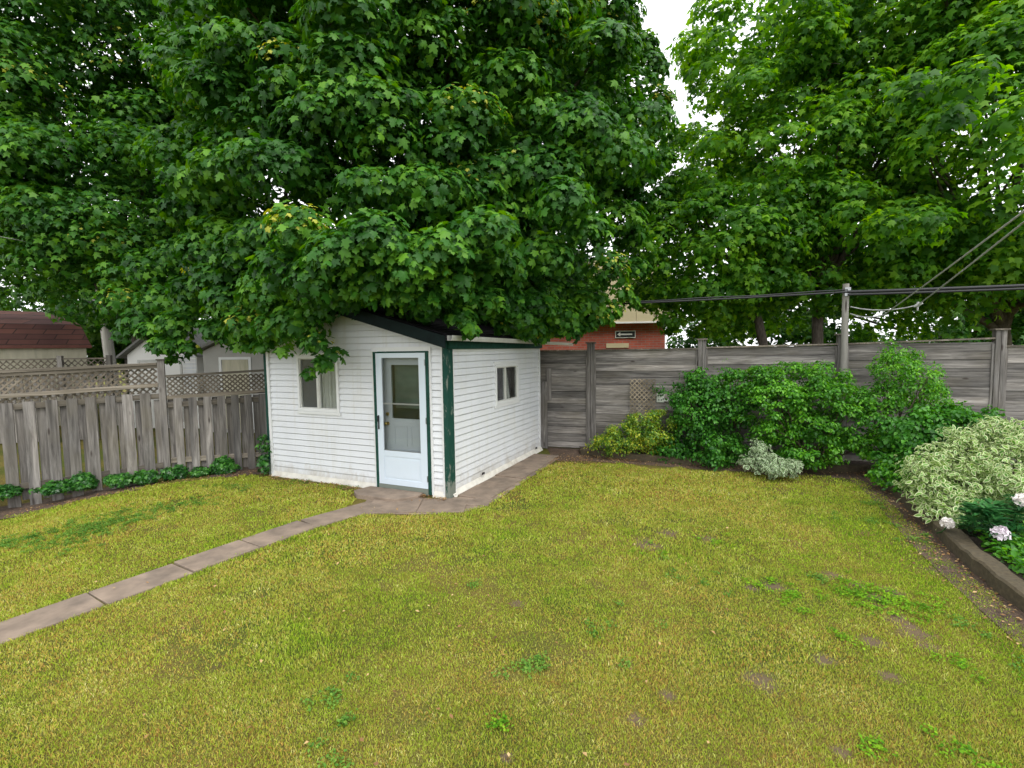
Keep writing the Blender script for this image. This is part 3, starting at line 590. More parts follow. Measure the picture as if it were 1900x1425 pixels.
# window on the front: frame, mullion, sill, panes, curtain
def window(parent, fr, t0, t1, z0, z1, out, fw, split, label=None, curtain='plain'):
    """fr(t, n, z) with n pointing into the shed, out = how far the frame stands proud"""
    mb = MB(); mb.box(fr, t0, t0 + fw, -out, .03, z0, z1); mb.box(fr, t1 - fw, t1, -out, .03, z0, z1); mb.box(fr, t0 + fw, t1 - fw, -out, .03, z0, z0 + fw); mb.box(fr, t0 + fw, t1 - fw, -out, .03, z1 - fw, z1)
    w = mb.build('window', M['white_trim'], parent, bevel=0.003)
    if label: w['label'] = label
    tm = t0 + fw + (t1 - t0 - 2 * fw) * split
    mb = MB(); s = 0.018
    mb.box(fr, tm - .018, tm + .018, -out + .012, .028, z0 + fw, z1 - fw)
    for a, b in ((t0 + fw, tm - .018), (tm + .018, t1 - fw)):
        mb.box(fr, a, a + s, -out + .02, .025, z0 + fw, z1 - fw); mb.box(fr, b - s, b, -out + .02, .025, z0 + fw, z1 - fw)
        mb.box(fr, a + s, b - s, -out + .02, .025, z0 + fw, z0 + fw + s); mb.box(fr, a + s, b - s, -out + .02, .025, z1 - fw - s, z1 - fw)
    mb.build('sash', M['gutter'], w)
    for a, b in ((t0 + fw + s, tm - .018 - s), (tm + .018 + s, t1 - fw - s)):
        mb = MB(); mb.box(fr, a, b, .004, .008, z0 + fw + s, z1 - fw - s); mb.build('pane', M['glass'], w)
    mb = MB(); mb.box(fr, t0 + .01, tm, .02, .024, z0 + .01, z1 - .01); mb.build('insect_screen', M['screen'], w)
    # curtain with folds
    V = []; F = []; n = 60; c0, c1 = (tm, t1 - .01)
    for i in range(n + 1):
        u = i / n; t = c0 + (c1 - c0) * u; f = 0.05 + 0.014 * math.sin(u * 34 + 2 * math.sin(u * 5)) + 0.006 * math.sin(u * 71)
        if curtain == 'tied': tl = c0 + (c1 - c0) * u * 0.55; tt = c0 + (c1 - c0) * u * 0.2
        else: tl = tt = t
        V += [fr(tl, f, z0 + .02), fr(tt, f, z1 - .01)]
    F = [(2 * i, 2 * i + 2, 2 * i + 3, 2 * i + 1) for i in range(n)]
    mesh_np('curtain', V, F, M['curtain'], w, smooth=True)
    mb = MB(); mb.box(fr, t0 + .005, t1 - .005, .14, .15, z0 + .005, z1 - .005); mb.build('unlit_room_panel', M['dark'], w)  # near-black panel stands in for the unlit room
    return w
window(shed, SF, -2.965, -2.05, 1.20, 2.14, 0.035, 0.045, 0.5, 'sliding window beside the door with a pleated grey curtain')
mb = MB(); mb.box(SF, -2.985, -2.03, -0.04, 0.0, 1.155, 1.199); mb.build('window_sill_trim', M['white_trim'], shed)
mb = MB(); mb.box(SF, -2.985, -2.03, -0.04, 0.0, 2.141, 2.185); mb.build('window_head_trim', M['white_trim'], shed)
SR = frame(-0.9509, 7.0914, SH_A + math.pi / 2)    # side wall: t = distance from the near corner, n negative = outwards
SR = (lambda t, n, z: SF(-n, t, z))
mb = MB(); mb.box(SR, 1.52, 2.60, -.024, .0, 1.936, 1.985); mb.build('window_head_trim', M['white_trim'], shed)
mb = MB(); mb.box(SR, 1.52, 2.60, -.024, .0, 1.165, 1.214); mb.build('window_sill_trim', M['white_trim'], shed)
window(shed, SR, 1.56, 2.56, 1.215, 1.935, 0.03, 0.05, 0.42, 'small sliding window in the side wall with a tied curtain', curtain='tied')
# door: green frame, storm door with glass, inner door behind it
door = thing('door', SF(-0.8, 0, 0.06), None, None); door.parent = shed; door.location = Vector(SF(-0.8, 0, 0.06)) - wloc(shed)
door['label'] = 'white storm door with a tall glass and kick panel in a dark green frame'
mb = MB(); mb.box(SF, -1.31, -1.262, -0.05, .05, 0.03, 2.19); mb.box(SF, -0.337, -0.288, -0.05, .05, 0.03, 2.19); mb.box(SF, -1.262, -0.337, -0.045, .05, 2.165, 2.188); mb.build('door_frame', M['green'], door, bevel=0.003)
mb = MB(); mb.box(SF, -1.262, -0.337, -0.052, .05, 0.02, 0.115); mb.build('threshold', M['peel'], door)
mb = MB(); mb.box(SF, -1.345, -1.311, -0.03, 0, 0.03, 2.19); mb.box(SF, -0.287, -0.253, -0.03, 0, 0.03, 2.19); mb.box(SF, -1.345, -0.253, -0.03, 0.0, 2.19, 2.255); mb.box(SF, -1.37, -1.22, -.055, -.031, 2.186, 2.196); mb.build('casing', M['white_trim'], door)
mb = MB(); a0, a1, z0, z1 = -1.258, -0.341, 0.118, 2.163; g0, g1, gz0, gz1 = -1.148, -0.458, 0.650, 2.09
mb.box(SF, a0, g0, -.047, -.015, z0, z1); mb.box(SF, g1, a1, -.047, -.015, z0, z1); mb.box(SF, g0, g1, -.047, -.015, gz1, z1); mb.box(SF, g0, g1, -.047, -.015, z0, .205); mb.box(SF, g0, g1, -.047, -.015, .565, gz0)
mb.box(SF, g0, g1, -.040, -.02, .205, .565); mb.box(SF, g0 + .03, g1 - .03, -.044, -.041, .235, .535)
mb.build('storm_door', M['storm'], door, bevel=0.003)
mb = MB(); mb.box(SF, g0, g1, -.030, -.026, gz0, gz1); mb.build('glass', M['glass'], door)
mb = MB(); mb.box(SF, g0, g1, -.036, -.022, 1.375, 1.395); mb.box(SF, g0, g0 + .008, -.036, -.022, gz0, gz1); mb.box(SF, g1 - .008, g1, -.036, -.022, gz0, gz1); mb.box(SF, g0, g1, -.036, -.022, gz0, gz0 + .01); mb.build('glass_rail', M['steel'], door)
mb = MB(); mb.box(SF, -1.238, -1.218, -.062, -.047, 0.98, 1.20); mb.box(SF, -1.236, -1.222, -.075, -.062, 1.10, 1.19); mb.tube([SF(-1.228, -.047, 1.17), SF(-1.228, -.085, 1.17), SF(-1.20, -.09, 1.15)], .009, 8); mb.build('handle', M['black'], door)
for hz in (2.02, 1.15, 0.27):
    mb = MB(); mb.tube([SF(-0.345, -.052, hz - .045), SF(-0.345, -.052, hz + .045)], .007, 8); mb.build('hinge', M['steel'], door)
mb = MB(); o0, o1 = -1.05, -0.40
mb.box(SF, -1.262, o0, .055, .085, 0.12, 2.165); mb.box(SF, o1, -0.337, .055, .085, 0.12, 2.165); mb.box(SF, o0, o1, .055, .085, 1.98, 2.165); mb.box(SF, o0, o1, .055, .085, 0.12, 1.145)
for c0, c1 in ((-1.02, -0.77), (-0.70, -0.43)):
    for q0, q1 in ((0.72, 1.04), (0.24, 0.62)):
        mb.box(SF, c0, c1, .049, .0549, q0, q0 + .018); mb.box(SF, c0, c1, .049, .0549, q1 - .018, q1); mb.box(SF, c0, c0 + .018, .049, .0549, q0 + .018, q1 - .018); mb.box(SF, c1 - .018, c1, .049, .0549, q0 + .018, q1 - .018)
idr = mb.build('inner_door', M['innerdoor'], door)
mb = MB(); mb.box(SF, o0, o1, .066, .07, 1.145, 1.98); mb.build('pane', M['glass'], idr)
mb = MB(); mb.box(SF, o0, o1, .15, .16, 1.30, 1.98); mb.build('blind', plain('dim_curtain', (0.12, 0.14, 0.13), 0.9, 0.3, 3, bumps=0), idr)
mb = MB(); mb.box(SF, -1.26, -0.34, .24, .25, 0.1, 2.16); mb.build('unlit_room_panel', M['dark'], idr)  # dark panel painted as the shade inside the shed
mb = MB(); mb.tube([SF(-1.135, .055, 1.06), SF(-1.135, .03, 1.06), SF(-1.135, .012, 1.06), SF(-1.135, -.008, 1.06), SF(-1.135, -.014, 1.06)], [.03, .012, .026, .028, .012], 14); mb.build('knob', M['brass'], idr)
mb = MB(); mb.tube([SF(-1.135, .055, 1.21), SF(-1.135, .035, 1.21)], [.03, .026], 14); mb.build('lock', M['brass'], idr)
# small vents / cracks low on the side and front
mb = MB()
for t, z in ((0.95, 0.13), (3.35, 0.10)): mb = MB(); mb.box(SR, t, t + .07, -.06, -.045, z, z + .035); mb.build('vent', M['dark'], shed)
step = thing('doorstep', SF(-0.86, -0.28, 0), 'chipped concrete step slab in front of the green door frame', 'step')
mb = MB(); P = [(-1.42, -.07), (-0.42, -.06), (-0.40, -.24), (-0.62, -.50), (-1.30, -.52), (-1.50, -.36)]
mb.add([SF(t, n, -.02) for t, n in P] + [SF(t, n, .062) for t, n in P], [tuple(range(6))[::-1], tuple(range(6, 12))] + [(i, (i + 1) % 6, (i + 1) % 6 + 6, i + 6) for i in range(6)])
mb.build('slab', M['conc'], step, bevel=0.008)

# ------------------------------------------------------------------ left fence
LF = frame(-6.28, 8.43, LF_A)
def lattice(mb, fr, t0, t1, n, z0, z1, sp=0.085, w=0.036, th=0.008):
    """two crossed layers of diagonal slats clipped to the panel"""
    hh = z1 - z0
    for layer, sg in ((0, 1), (1, -1)):
        s = t0 - hh
        while s < t1 + hh:
            if sg > 0: a = (s, z0); b = (s + hh, z1)
            else: a = (s + hh, z0); b = (s, z1)
            # clip in t
            (ta, za), (tb, zb) = a, b
            if ta > tb: (ta, za), (tb, zb) = (tb, zb), (ta, za)
            lo = max(ta, t0); hi = min(tb, t1)
            if hi - lo > 0.01:
                k = (zb - za) / (tb - ta); z_lo = za + k * (lo - ta); z_hi = za + k * (hi - ta); q = w / 2 * 0.7071
                n0 = n + layer * (th + .001)
                P = [(lo + q, z_lo - q * (1 if k > 0 else -1)), (hi + q, z_hi - q * (1 if k > 0 else -1)), (hi - q, z_hi + q * (1 if k > 0 else -1)), (lo - q, z_lo + q * (1 if k > 0 else -1))]
                P = [(min(max(t, t0), t1), min(max(z, z0), z1)) for t, z in P]
                V = [fr(t, n0, z) for t, z in P] + [fr(t, n0 + th, z) for t, z in P]
                mb.add(V, [(0, 1, 2, 3), (7, 6, 5, 4), (0, 4, 5, 1), (1, 5, 6, 2), (2, 6, 7, 3), (3, 7, 4, 0)])
            s += sp * 1.414
fence = thing('board_fence', LF(0.15, 0, 0), 'grey picket fence with a lattice top from the left edge to the white shed', 'fence')
def zt(t): return 2.0 + 0.03 * t
def hx(t, n=0): x, y, _ = LF(t, n, 0); return float(H(x, y))
T0 = -4.2
mb = MB()
def sl_box(mb, fr, t0, t1, n0, n1, z00, z01, h):
    P = [fr(t0, n0, z00), fr(t1, n0, z01), fr(t0, n1, z00), fr(t1, n1, z01), fr(t0, n0, z00 + h), fr(t1, n0, z01 + h), fr(t0, n1, z00 + h), fr(t1, n1, z01 + h)]
    mb.add(P, [(0, 2, 3, 1), (4, 5, 7, 6), (0, 1, 5, 4), (2, 6, 7, 3), (0, 4, 6, 2), (1, 3, 7, 5)])
def rail(t0, t1, n0, n1, za, zb, h, name='rail', mat='rail_left'):
    mb = MB(); sl_box(mb, LF, t0, t1, n0, n1, za, zb, h); return mb.build(name, M[mat], fence, bevel=0.003)
rail(T0, 0.12, -.05, .05, 1.86, 2.01, .045, 'cap_rail')
rail(T0, 0.12, -.03, -.008, 1.80, 1.955, .055, 'rail')
rail(T0, 0.12, -.045, .03, 1.445, 1.63, .065, 'rail')
rail(T0, 0.12, -.012, .03, 1.28, 1.42, .09, 'rail')
rail(T0, 0.12, -.012, .03, -0.05, 0.20, .09, 'rail')
rail(0.23, 1.95, -.04, .04, 1.79, 1.85, .04, 'cap_rail')
rail(0.23, 1.95, -.03, .03, 1.40, 1.44, .065, 'rail')
rail(0.23, 1.95, -.012, .03, 1.26, 1.28, .09, 'rail')
rail(0.23, 1.95, -.012, .03, 0.27, 0.20, .09, 'rail')
mb = MB(); F1 = (lambda t, n, z: LF(t, n, z + 0.035 * t)); lattice(mb, F1, T0, 0.115, -.005, 1.52, 1.975, sp=0.072); mb.build('lattice_panel', M['lattice'], fence)
mb = MB(); lattice(mb, LF, 0.235, 1.93, -.005, 1.455, 1.81, sp=0.062, w=0.034); mb.build('lattice_panel', M['lattice'], fence)
for t, h in ((0.175, 2.09), (-2.30, 2.02)):
    mb = MB(); mb.box(LF, t - .05, t + .05, -.05, .05, -0.3, h); mb.build('post', M['board_v'], fence, bevel=0.004)
    mb = MB(); mb.box(LF, t - .065, t + .065, -.065, .065, h, h + .025); mb.build('post_cap', M['rail_left'], fence)
def picket(t, w, n0, z0, z1, tilt=0.0, lab=None):
    mb = MB(); d = tilt * (z1 - z0); n1 = n0 + .02; wob = random.uniform(-.012, .012)
    P = [LF(t, n0, z0), LF(t + w, n0, z0 + random.uniform(-.015, .015)), LF(t, n1, z0), LF(t + w, n1, z0), LF(t + d, n0 + wob, z1), LF(t + w + d, n0, z1), LF(t + d, n1 + wob, z1), LF(t + w + d, n1, z1)]
    mb.add(P, [(0, 2, 3, 1), (4, 5, 7, 6), (0, 1, 5, 4), (2, 6, 7, 3), (0, 4, 6, 2), (1, 3, 7, 5)]); o = mb.build('picket', M['board_v'], fence)
    if lab: o['label'] = lab
random.seed(11)
t = -1.90; k = 0; fronts = [-1.90, -1.64, -1.375, -1.12, -0.87, -0.62, -0.385, -0.14]
for t in [q - 2.17 for q in fronts] + fronts:
    g = hx(t + .07); picket(t, 0.145 + random.uniform(-.01, .01), -.034, g + random.uniform(-.05, .04), 1.45 + 0.035 * (t + 1.9) + 0.02, random.uniform(-.008, .008))
    picket(t + 0.155 + random.uniform(-.015, .015), 0.135, .032, g + .07 + random.uniform(0, .04), 1.40, random.uniform(-.006, .006))
t = 0.32
while t < 1.75:
    picket(t, 0.125, -.034, random.uniform(-.03, .02), 1.42, random.uniform(-.006, .006)); picket(t - .085, 0.11, .032, 0.04, 1.40, random.uniform(-.004, .004)); t += 0.222

# ------------------------------------------------------------------ back fence
BF = frame(1.3, 10.5, BF_A)
back = thing('board_fence', BF(3.0, 0, 0), 'tall grey fence of weathered horizontal boards behind the shrubs', 'fence')
posts = [(-1.75, 2.27), (0.41, 2.30), (2.61, 2.33), (4.98, 2.37), (7.235, 2.40), (9.5, 2.4)]
tops = [(2.17, 2.17), (2.17, 2.17), (2.19, 2.22), (2.22, 2.28), (2.145, 2.14)]
for i, (t, h) in enumerate(posts):
    mb = MB(); mb.box(BF, t - .075, t - .005, -.06, .06, -.1, h); mb.box(BF, t + .003, t + .075, -.052, .06, -.1, h); mb.build('post', M['board_v'], back, bevel=0.004)
    mb = MB(); mb.box(BF, t - .10, t + .10, -.085, .085, h, h + .028); mb.build('post_cap', M['rail_left'], back)
random.seed(5)
for i in range(len(posts) - 1):
    a = posts[i][0] + .076; b = posts[i + 1][0] - .076; z = 0.04; ta, tb = tops[i]
    nb = 14; hs = [random.uniform(.135, .185) for _ in range(nb)]; sc = (min(ta, tb) - .05) / sum(hs)
    for h in hs:
        h *= sc; mb = MB(); j = random.uniform(-.009, .009); s = random.uniform(-.006, .006)
        P = [BF(a, -.012 + j, z + .004), BF(b, -.012 + j, z + .004 + s), BF(a, .012, z + .004), BF(b, .012, z + .004 + s), BF(a, -.012 + j + random.uniform(-.003, .003), z + h - .002), BF(b, -.012 + j, z + h - .002 + s), BF(a, .012, z + h - .002), BF(b, .012, z + h - .002 + s)]
        mb.add(P, [(0, 2, 3, 1), (4, 5, 7, 6), (0, 1, 5, 4), (2, 6, 7, 3), (0, 4, 6, 2), (1, 3, 7, 5)]); mb.build('board', M['board_back'], back); z += h
    mb = MB(); mb.box(BF, a, b, .022, .03, .03, min(ta, tb) - .06); mb.build('gap_light_block', M['dark'], back)  # dark sheet added behind the boards to block light through the gaps
    mb = MB(); sl_box(mb, BF, a, b, -.05, .05, ta - .025, tb - .025, .028); mb.build('cap_rail', M['rail_left'], back)
    for tt in (a, b - .03): mb = MB(); mb.box(BF, tt, tt + .03, -.035, -.013, 0.02, min(ta, tb) - .04); mb.build('batten', M['board_v'], back)
# two offcuts leaning on the fence behind the shed corner
pl = thing('plank', BF(-.62, -.09, 0), 'wide grey plank standing on end against the fence beside the shed corner', 'plank'); mb = MB(); P = frame(*BF(-.70, -.12, 0)[:2], BF_A); mb.box(P, 0, .17, 0, .025, .02, 1.49); mb.build('board', M['board_v'], pl)
pl = thing('plank', BF(-.5, -.06, 0), 'narrow short board fixed high on the fence right of the wide plank', 'plank'); mb = MB(); mb.box(BF, -.575, -.455, -.05, -.025, 1.08, 1.77); mb.build('board', M['board_v'], pl)
# trellis and wall planter on the back fence
tr = thing('trellis', BF(1.48, -.05, .86), 'small diagonal lattice trellis hung on the back fence above the golden shrub', 'trellis'); mb = MB(); lattice(mb, BF, 1.22, 1.74, -.085, .80, 1.56, sp=0.068, w=0.024); mb.build('slats', wood('tan_lattice', (6, 6, 6), 0, c=((0.22, 0.18, 0.11), (0.40, 0.34, 0.24), (0.58, 0.53, 0.42)), stain_amt=.2), tr)
pb = thing('wall_planter', BF(2.05, -.10, 1.0), 'weathered grey box planter hung on the fence beside the trellis', 'planter')
mb = MB(); mb.box(BF, 1.93, 2.28, -.19, -.015, .93, 1.12); mb.build('box', M['board_back'], pb, bevel=.004); mb = MB(); mb.box(BF, 1.91, 2.30, -.205, -.015, 1.121, 1.145); mb.build('rim', M['gutter'], pb)
om = thing('pierced_plaque', BF(1.84, -.06, 1.15), 'small pale plaque with round dark holes between trellis and planter', 'plaque')
mb = MB(); mb.box(BF, 1.755, 1.905, -.05, -.025, 1.08, 1.26); mb.build('plate', plain('pale_ceramic', (0.50, 0.54, 0.47), .6, .1, 8), om, bevel=.006)
for a, z in ((1.785, 1.215), (1.835, 1.225), (1.88, 1.235), (1.80, 1.13), (1.85, 1.13), (1.885, 1.15)):
    mb = MB(); mb.tube([BF(a, -.049, z), BF(a, -.054, z)], .014, 12); mb.build('hole', M['dark'], om)
def foliage(name, label, blobs, mat, T, size, per_m2=420, up=0.45, jit=0.5, down=0.5, stems=0, cat='shrub', group=None, flatn=False, base=None, shell=(0.55, 1.04), rad=(0.12, 0.26), dens=1.0):
    """shrub: leafy clumps over a union of ellipsoids, on branching stems"""
    bx = np.array([b[0] for b in blobs]); br = np.array([b[1] for b in blobs])
    base = base or (float(bx[:, 0].mean()), float(bx[:, 1].mean()), 0.1)
    t = thing(name, base, label, cat, group)
    area = sum(4 * math.pi * ((r[0] * r[1]) ** 1.6 / 3 + (r[0] * r[2]) ** 1.6 / 3 + (r[1] * r[2]) ** 1.6 / 3) ** (1 / 1.6) for r in br); rm = (rad[0] + rad[1]) / 2
    n = int(area / (rm * rm * 2.2) * dens); c, o = on_ellipsoids(blobs, n, 0.78, 1.05, 0.4, 0.06); n2 = n // 2; c2, o2 = on_ellipsoids(blobs, n2, 0.3, 0.8, 0.2, 0.06)
    c = np.concatenate([c, c2]); o = np.concatenate([o, o2]); r = rng.uniform(rad[0], rad[1], len(c)); per = per_m2 * rm * rm * 3.2
    V, F, A = clump_leaves(c, o, r, per, size, T, flat=0.55 if flatn else 0.8, up=up, jit=jit, shell=(shell[0] * .4, shell[1] * 1.06), down=down)
    A['key'] = np.zeros(len(V)); ok = None
    mesh_np('leaves', V, F, mat, t, A)
    if stems:
        mb = MB()
        for i in range(stems):
            e = Vector(c[rng.integers(len(c))]); b = Vector(base) + Vector((random.uniform(-.12, .12), random.uniform(-.1, .1), -.04)); m = b.lerp(e, .5) + Vector((random.uniform(-.06, .06), random.uniform(-.06, .06), .1)); mb.tube([b, m, e], [.018, .012, .004], 6)
        mb.build('stems', M['twig'], t)
    return t
def fb(u, v, n, rx, ry, rz):
    """ellipsoid centred on the sight line through a photo pixel, n metres in front of the back fence"""
    d = R2 * ((u - 950) / 903.5) + U2 * (-(v - 712.5) / 903.5) + _f; fo = Vector(BF(0, -n, 0)); nn = Vector((-math.sin(BF_A), math.cos(BF_A), 0))
    s = (fo - Vector((0, 0, CAMZ))).dot(nn) / d.dot(nn); p = Vector((0, 0, CAMZ)) + d * s; return ((p.x, p.y, p.z), (rx, ry, rz))
foliage('planter_greenery', 'sprig of green leaves growing out of the wall planter', [fb(1225, 722, .12, .12, .08, .12), fb(1250, 730, .14, .2, .08, .07)], M['deep'], T_oval(), .05, 300, cat='plant', base=BF(2.0, -.12, 1.1), rad=(.05, .09))
foliage('golden_shrub', 'low golden green shrub beside the grey fence post, leftmost of the row', [fb(1150, 815, .55, .42, .35, .30), fb(1210, 800, .55, .45, .38, .40), fb(1120, 830, .5, .28, .25, .17)], M['golden'], T_oval(.32), .045, 900, stems=14, rad=(.09, .18))
foliage('dark_shrub', 'dense dark green shrub between golden and fresh green shrubs', [fb(1290, 770, .6, .42, .4, .58), fb(1350, 745, .5, .45, .4, .55), fb(1300, 720, .35, .38, .3, .30), fb(1330, 835, .75, .45, .4, .25), fb(1245, 835, .6, .3, .25, .18)], M['deep'], T_oval(.34), .065, 520, stems=16, rad=(.11, .2))
foliage('layered_shrub', 'broad fresh green shrub with layered leaves, widest in the middle of the fence', [fb(1440, 760, .85, .55, .45, .62), fb(1530, 760, .85, .6, .45, .66), fb(1480, 710, .7, .6, .35, .36), fb(1590, 780, .75, .42, .35, .50), fb(1615, 820, .8, .3, .3, .3), fb(1500, 835, .9, .55, .35, .24), fb(1400, 700, .6, .4, .3, .2)], M['fresh'], T_oval(.3), .06, 640, up=1.1, jit=.35, down=.25, stems=20, flatn=True, rad=(.11, .2))
foliage('young_shrub', 'small airy shrub with upright tips against the fence boards', [fb(1345, 690, .25, .14, .1, .2), fb(1380, 700, .25, .18, .12, .14)], M['privet'], T_oval(.25), .045, 150, stems=6, rad=(.06, .1), dens=.6)
foliage('tall_shrub', 'bright green privet rising against the fence top near the right post', [fb(1660, 690, .7, .32, .3, .28), fb(1700, 715, .75, .42, .32, .30), fb(1725, 740, .8, .26, .26, .22), fb(1640, 735, .7, .28, .3, .22), fb(1650, 655, .6, .16, .14, .16), fb(1695, 662, .6, .13, .12, .12)], M['privet'], T_oval(.22), .06, 560, stems=14, base=px(1650, 850, 8.0)[:2] + (.1,), rad=(.08, .15))
foliage('grey_green_shrub', 'loose grey green shrub below the tall privet', [fb(1700, 800, 1.3, .48, .4, .28), fb(1760, 790, 1.2, .45, .35, .26), fb(1815, 780, 1.2, .32, .3, .14), fb(1680, 840, 1.5, .36, .3, .22)], M['deep'], T_oval(.36), .075, 420, stems=12, rad=(.1, .2))
foliage('low_shrub', 'low fresh green plant at the corner of the two kerbs', [fb(1650, 880, 1.75, .22, .2, .12), fb(1680, 895, 2.2, .2, .2, .12), fb(1720, 880, 2.1, .3, .3, .2)], M['fresh'], T_oval(.3), .06, 600, stems=5, rad=(.08, .14))
foliage('silver_shrub', 'small silvery variegated shrub spilling over the low kerb', [fb(1405, 858, 1.4, .27, .24, .15), fb(1445, 866, 1.5, .30, .22, .11), fb(1405, 834, 1.3, .10, .12, .10)], M['silver'], T_var(.33), .05, 900, stems=6, rad=(.07, .13))
def at(u, v, y, rx, ry, rz): return (px(u, v, y), (rx, ry, rz))
foliage('variegated_dogwood', 'large cream and green variegated shrub at the right edge above the peony', [at(1800, 893, 5.9, .42, .45, .34), at(1865, 853, 6.0, .38, .45, .30), at(1750, 918, 5.8, .30, .3, .22), at(1905, 893, 5.6, .45, .5, .40), at(1795, 831, 6.1, .20, .2, .14), at(1850, 808, 6.1, .22, .2, .12), at(1722, 871, 5.9, .16, .2, .09), at(1705, 893, 5.8, .10, .12, .07), at(1760, 958, 5.5, .14, .14, .1), at(1735, 951, 5.5, .09, .1, .06), at(1890, 803, 6.0, .14, .2, .1), at(1830, 798, 6.2, .07, .1, .12), at(1772, 813, 6.2, .07, .1, .1), at(1745, 858, 6.0, .12, .12, .1)], M['cream'], T_var(.25), .072, 420, up=.45, jit=.7, down=.1, stems=26, shell=(.3,1.25), base=px(1850, 930, 5.9)[:2] + (.1,), rad=(.08, .18))
def peony():
    t = thing('peony', px(1845, 970, 5.0)[:2] + (.1,), 'dark glossy green peony under the variegated dogwood', 'plant'); P = []; Nn = []; Tt = []; S = []
    for i in range(26):
        c = np.array(px(random.uniform(1790, 1905), random.uniform(925, 1000), random.uniform(4.8, 5.3)))
        for j in range(26):
            a = random.uniform(0, 2 * math.pi); el = random.uniform(-.3, .7); d = np.array([math.cos(a) * math.cos(el), math.sin(a) * math.cos(el), math.sin(el)])
            P.append(c + d * .03); Nn.append(np.array([-d[0] * .5, -d[1] * .5, 1.0])); Tt.append(d + np.array([0, 0, -.15])); S.append(random.uniform(.10, .17))
    V, F, A = place_leaves(np.array(P), np.array(Nn), np.array(Tt), np.array(S), T_strap(.13)); A['key'] = np.zeros(len(V)); mesh_np('leaves', V, F, M['peony'], t, A)
    mb = MB()
    for i in range(12): e = Vector(px(random.uniform(1795, 1900), random.uniform(930, 980), 5.0)); b = Vector(wloc(t)) + Vector((random.uniform(-.1, .1), random.uniform(-.1, .1), 0)); mb.tube([b, b.lerp(e, .5) + Vector((0, 0, .05)), e], [.008, .006, .004], 5)
    mb.build('stems', M['peony'], t)
peony()
def bloom(label, c, r, mat, look=(0, -1, .3)):
    t = thing('peony_bloom', c, label, 'flower', 'peony blooms'); c = Vector(c); P = []; Nn = []; Tt = []; S = []
    for i in range(300):
        k = (i + .5) / 300; ph = i * 2.39996; el = math.asin(1 - 1.5 * k); d = np.array([math.cos(ph) * math.cos(el), math.sin(ph) * math.cos(el), math.sin(el)])
        P.append(np.array(c) + d * r * .45); Nn.append(d + rng.normal(size=3) * .5); Tt.append(d + .6 * UP + rng.normal(size=3) * .5); S.append(r * random.uniform(.32, .55))
    V, F, A = place_leaves(np.array(P), np.array(Nn), np.array(Tt), np.array(S), T_oval(.42)); mesh_np('petals', V, F, mat, t)
    mb = MB(); mb.tube([c - Vector((0, 0, r * .4)), c + Vector((.02, .08, -.12)), (c.x + .03, c.y + .15, .08)], [.006, .006, .007], 6); mb.build('stem', M['peony'], t)
    bpy.context.view_layer.update()
bloom('white peony bloom leaning over the kerb, leftmost of the three', px(1757, 972, 5.15), .085, M['petal_white'])
bloom('pale pink peony bloom, largest and lowest beside the kerb', px(1857, 990, 4.75), .10, M['petal'])
bloom('pink white peony bloom cut by the right edge of the view', px(1899, 930, 4.95), .10, M['petal_white'])
def scatter_small(name, mat, pts, size, T, kind='stuff', hz=(0.01, 0.05), flatness=1.0, label=None):
    n = len(pts); pos = np.array([(x, y, float(H(x, y)) + z + random.uniform(*hz)) for x, y, z in pts]); nr = UP * flatness + rng.normal(size=(n, 3)) * .35; tp = rng.normal(size=(n, 3)); s = size * rng.uniform(.6, 1.3, n)
    V, F, A = place_leaves(pos, nr, tp, s, T); A['key'] = np.zeros(len(V)); return tag(mesh_np(name, V, F, mat, None, A), kind=kind)
pts = [(px(u, v, y)[0], y, .1) for u, v, y in [(random.uniform(1790, 1990), 1000, random.uniform(3.7, 4.9)) for _ in range(2600)]]
pts += [(random.uniform(4.2, 9.0), random.uniform(.6, 7.2), .1) for _ in range(9000)]
pts = [p for p in pts if p[0] > np.interp(p[1], [.6, 2.4, 3.3, 4.02, 4.52, 5.02, 5.5, 7.3], [3.55, 3.98, 4.25, 4.45, 4.65, 4.88, 5.15, 6.0])]
scatter_small('ground_cover', M['fresh'], pts, .06, T_oval(.3), hz=(.0, .14), flatness=.8)

# ------------------------------------------------------------------ ivy and weeds by the left fence
iv = []
random.seed(21)
for i in range(120):
    t = random.uniform(-2.4, -.3) if i < 86 else random.uniform(-.3, 1.25); r = random.uniform(.035, .10) * (1.25 if t < -.9 else 0.8); up_r = random.random() < .2
    x, y, _ = LF(t, -.06 - random.uniform(0, .16), 0); iv.append(((x, y, float(H(x, y)) + r * .4 + (.10 if up_r else 0)), (r * 1.3, r, r * random.uniform(.6, 1.2) * (1.6 if up_r else 1))))
foliage('ivy', 'dark ivy creeping along the foot of the picket fence', iv, M['ivy'], T_maple_lo(), .06, 480, cat='ivy', rad=(.06, .10), dens=2.6, base=LF(-1, -.1, 0))
iv = [(SF(-W - .10, -.06, z), (.08, .07, .12)) for z in (.25, .42, .6, .1)]
foliage('ivy', 'ivy sprig climbing at the left corner of the shed', iv, M['ivy'], T_maple_lo(), .07, 300, cat='ivy', rad=(.05, .09), base=SF(-W - .1, -.08, 0))

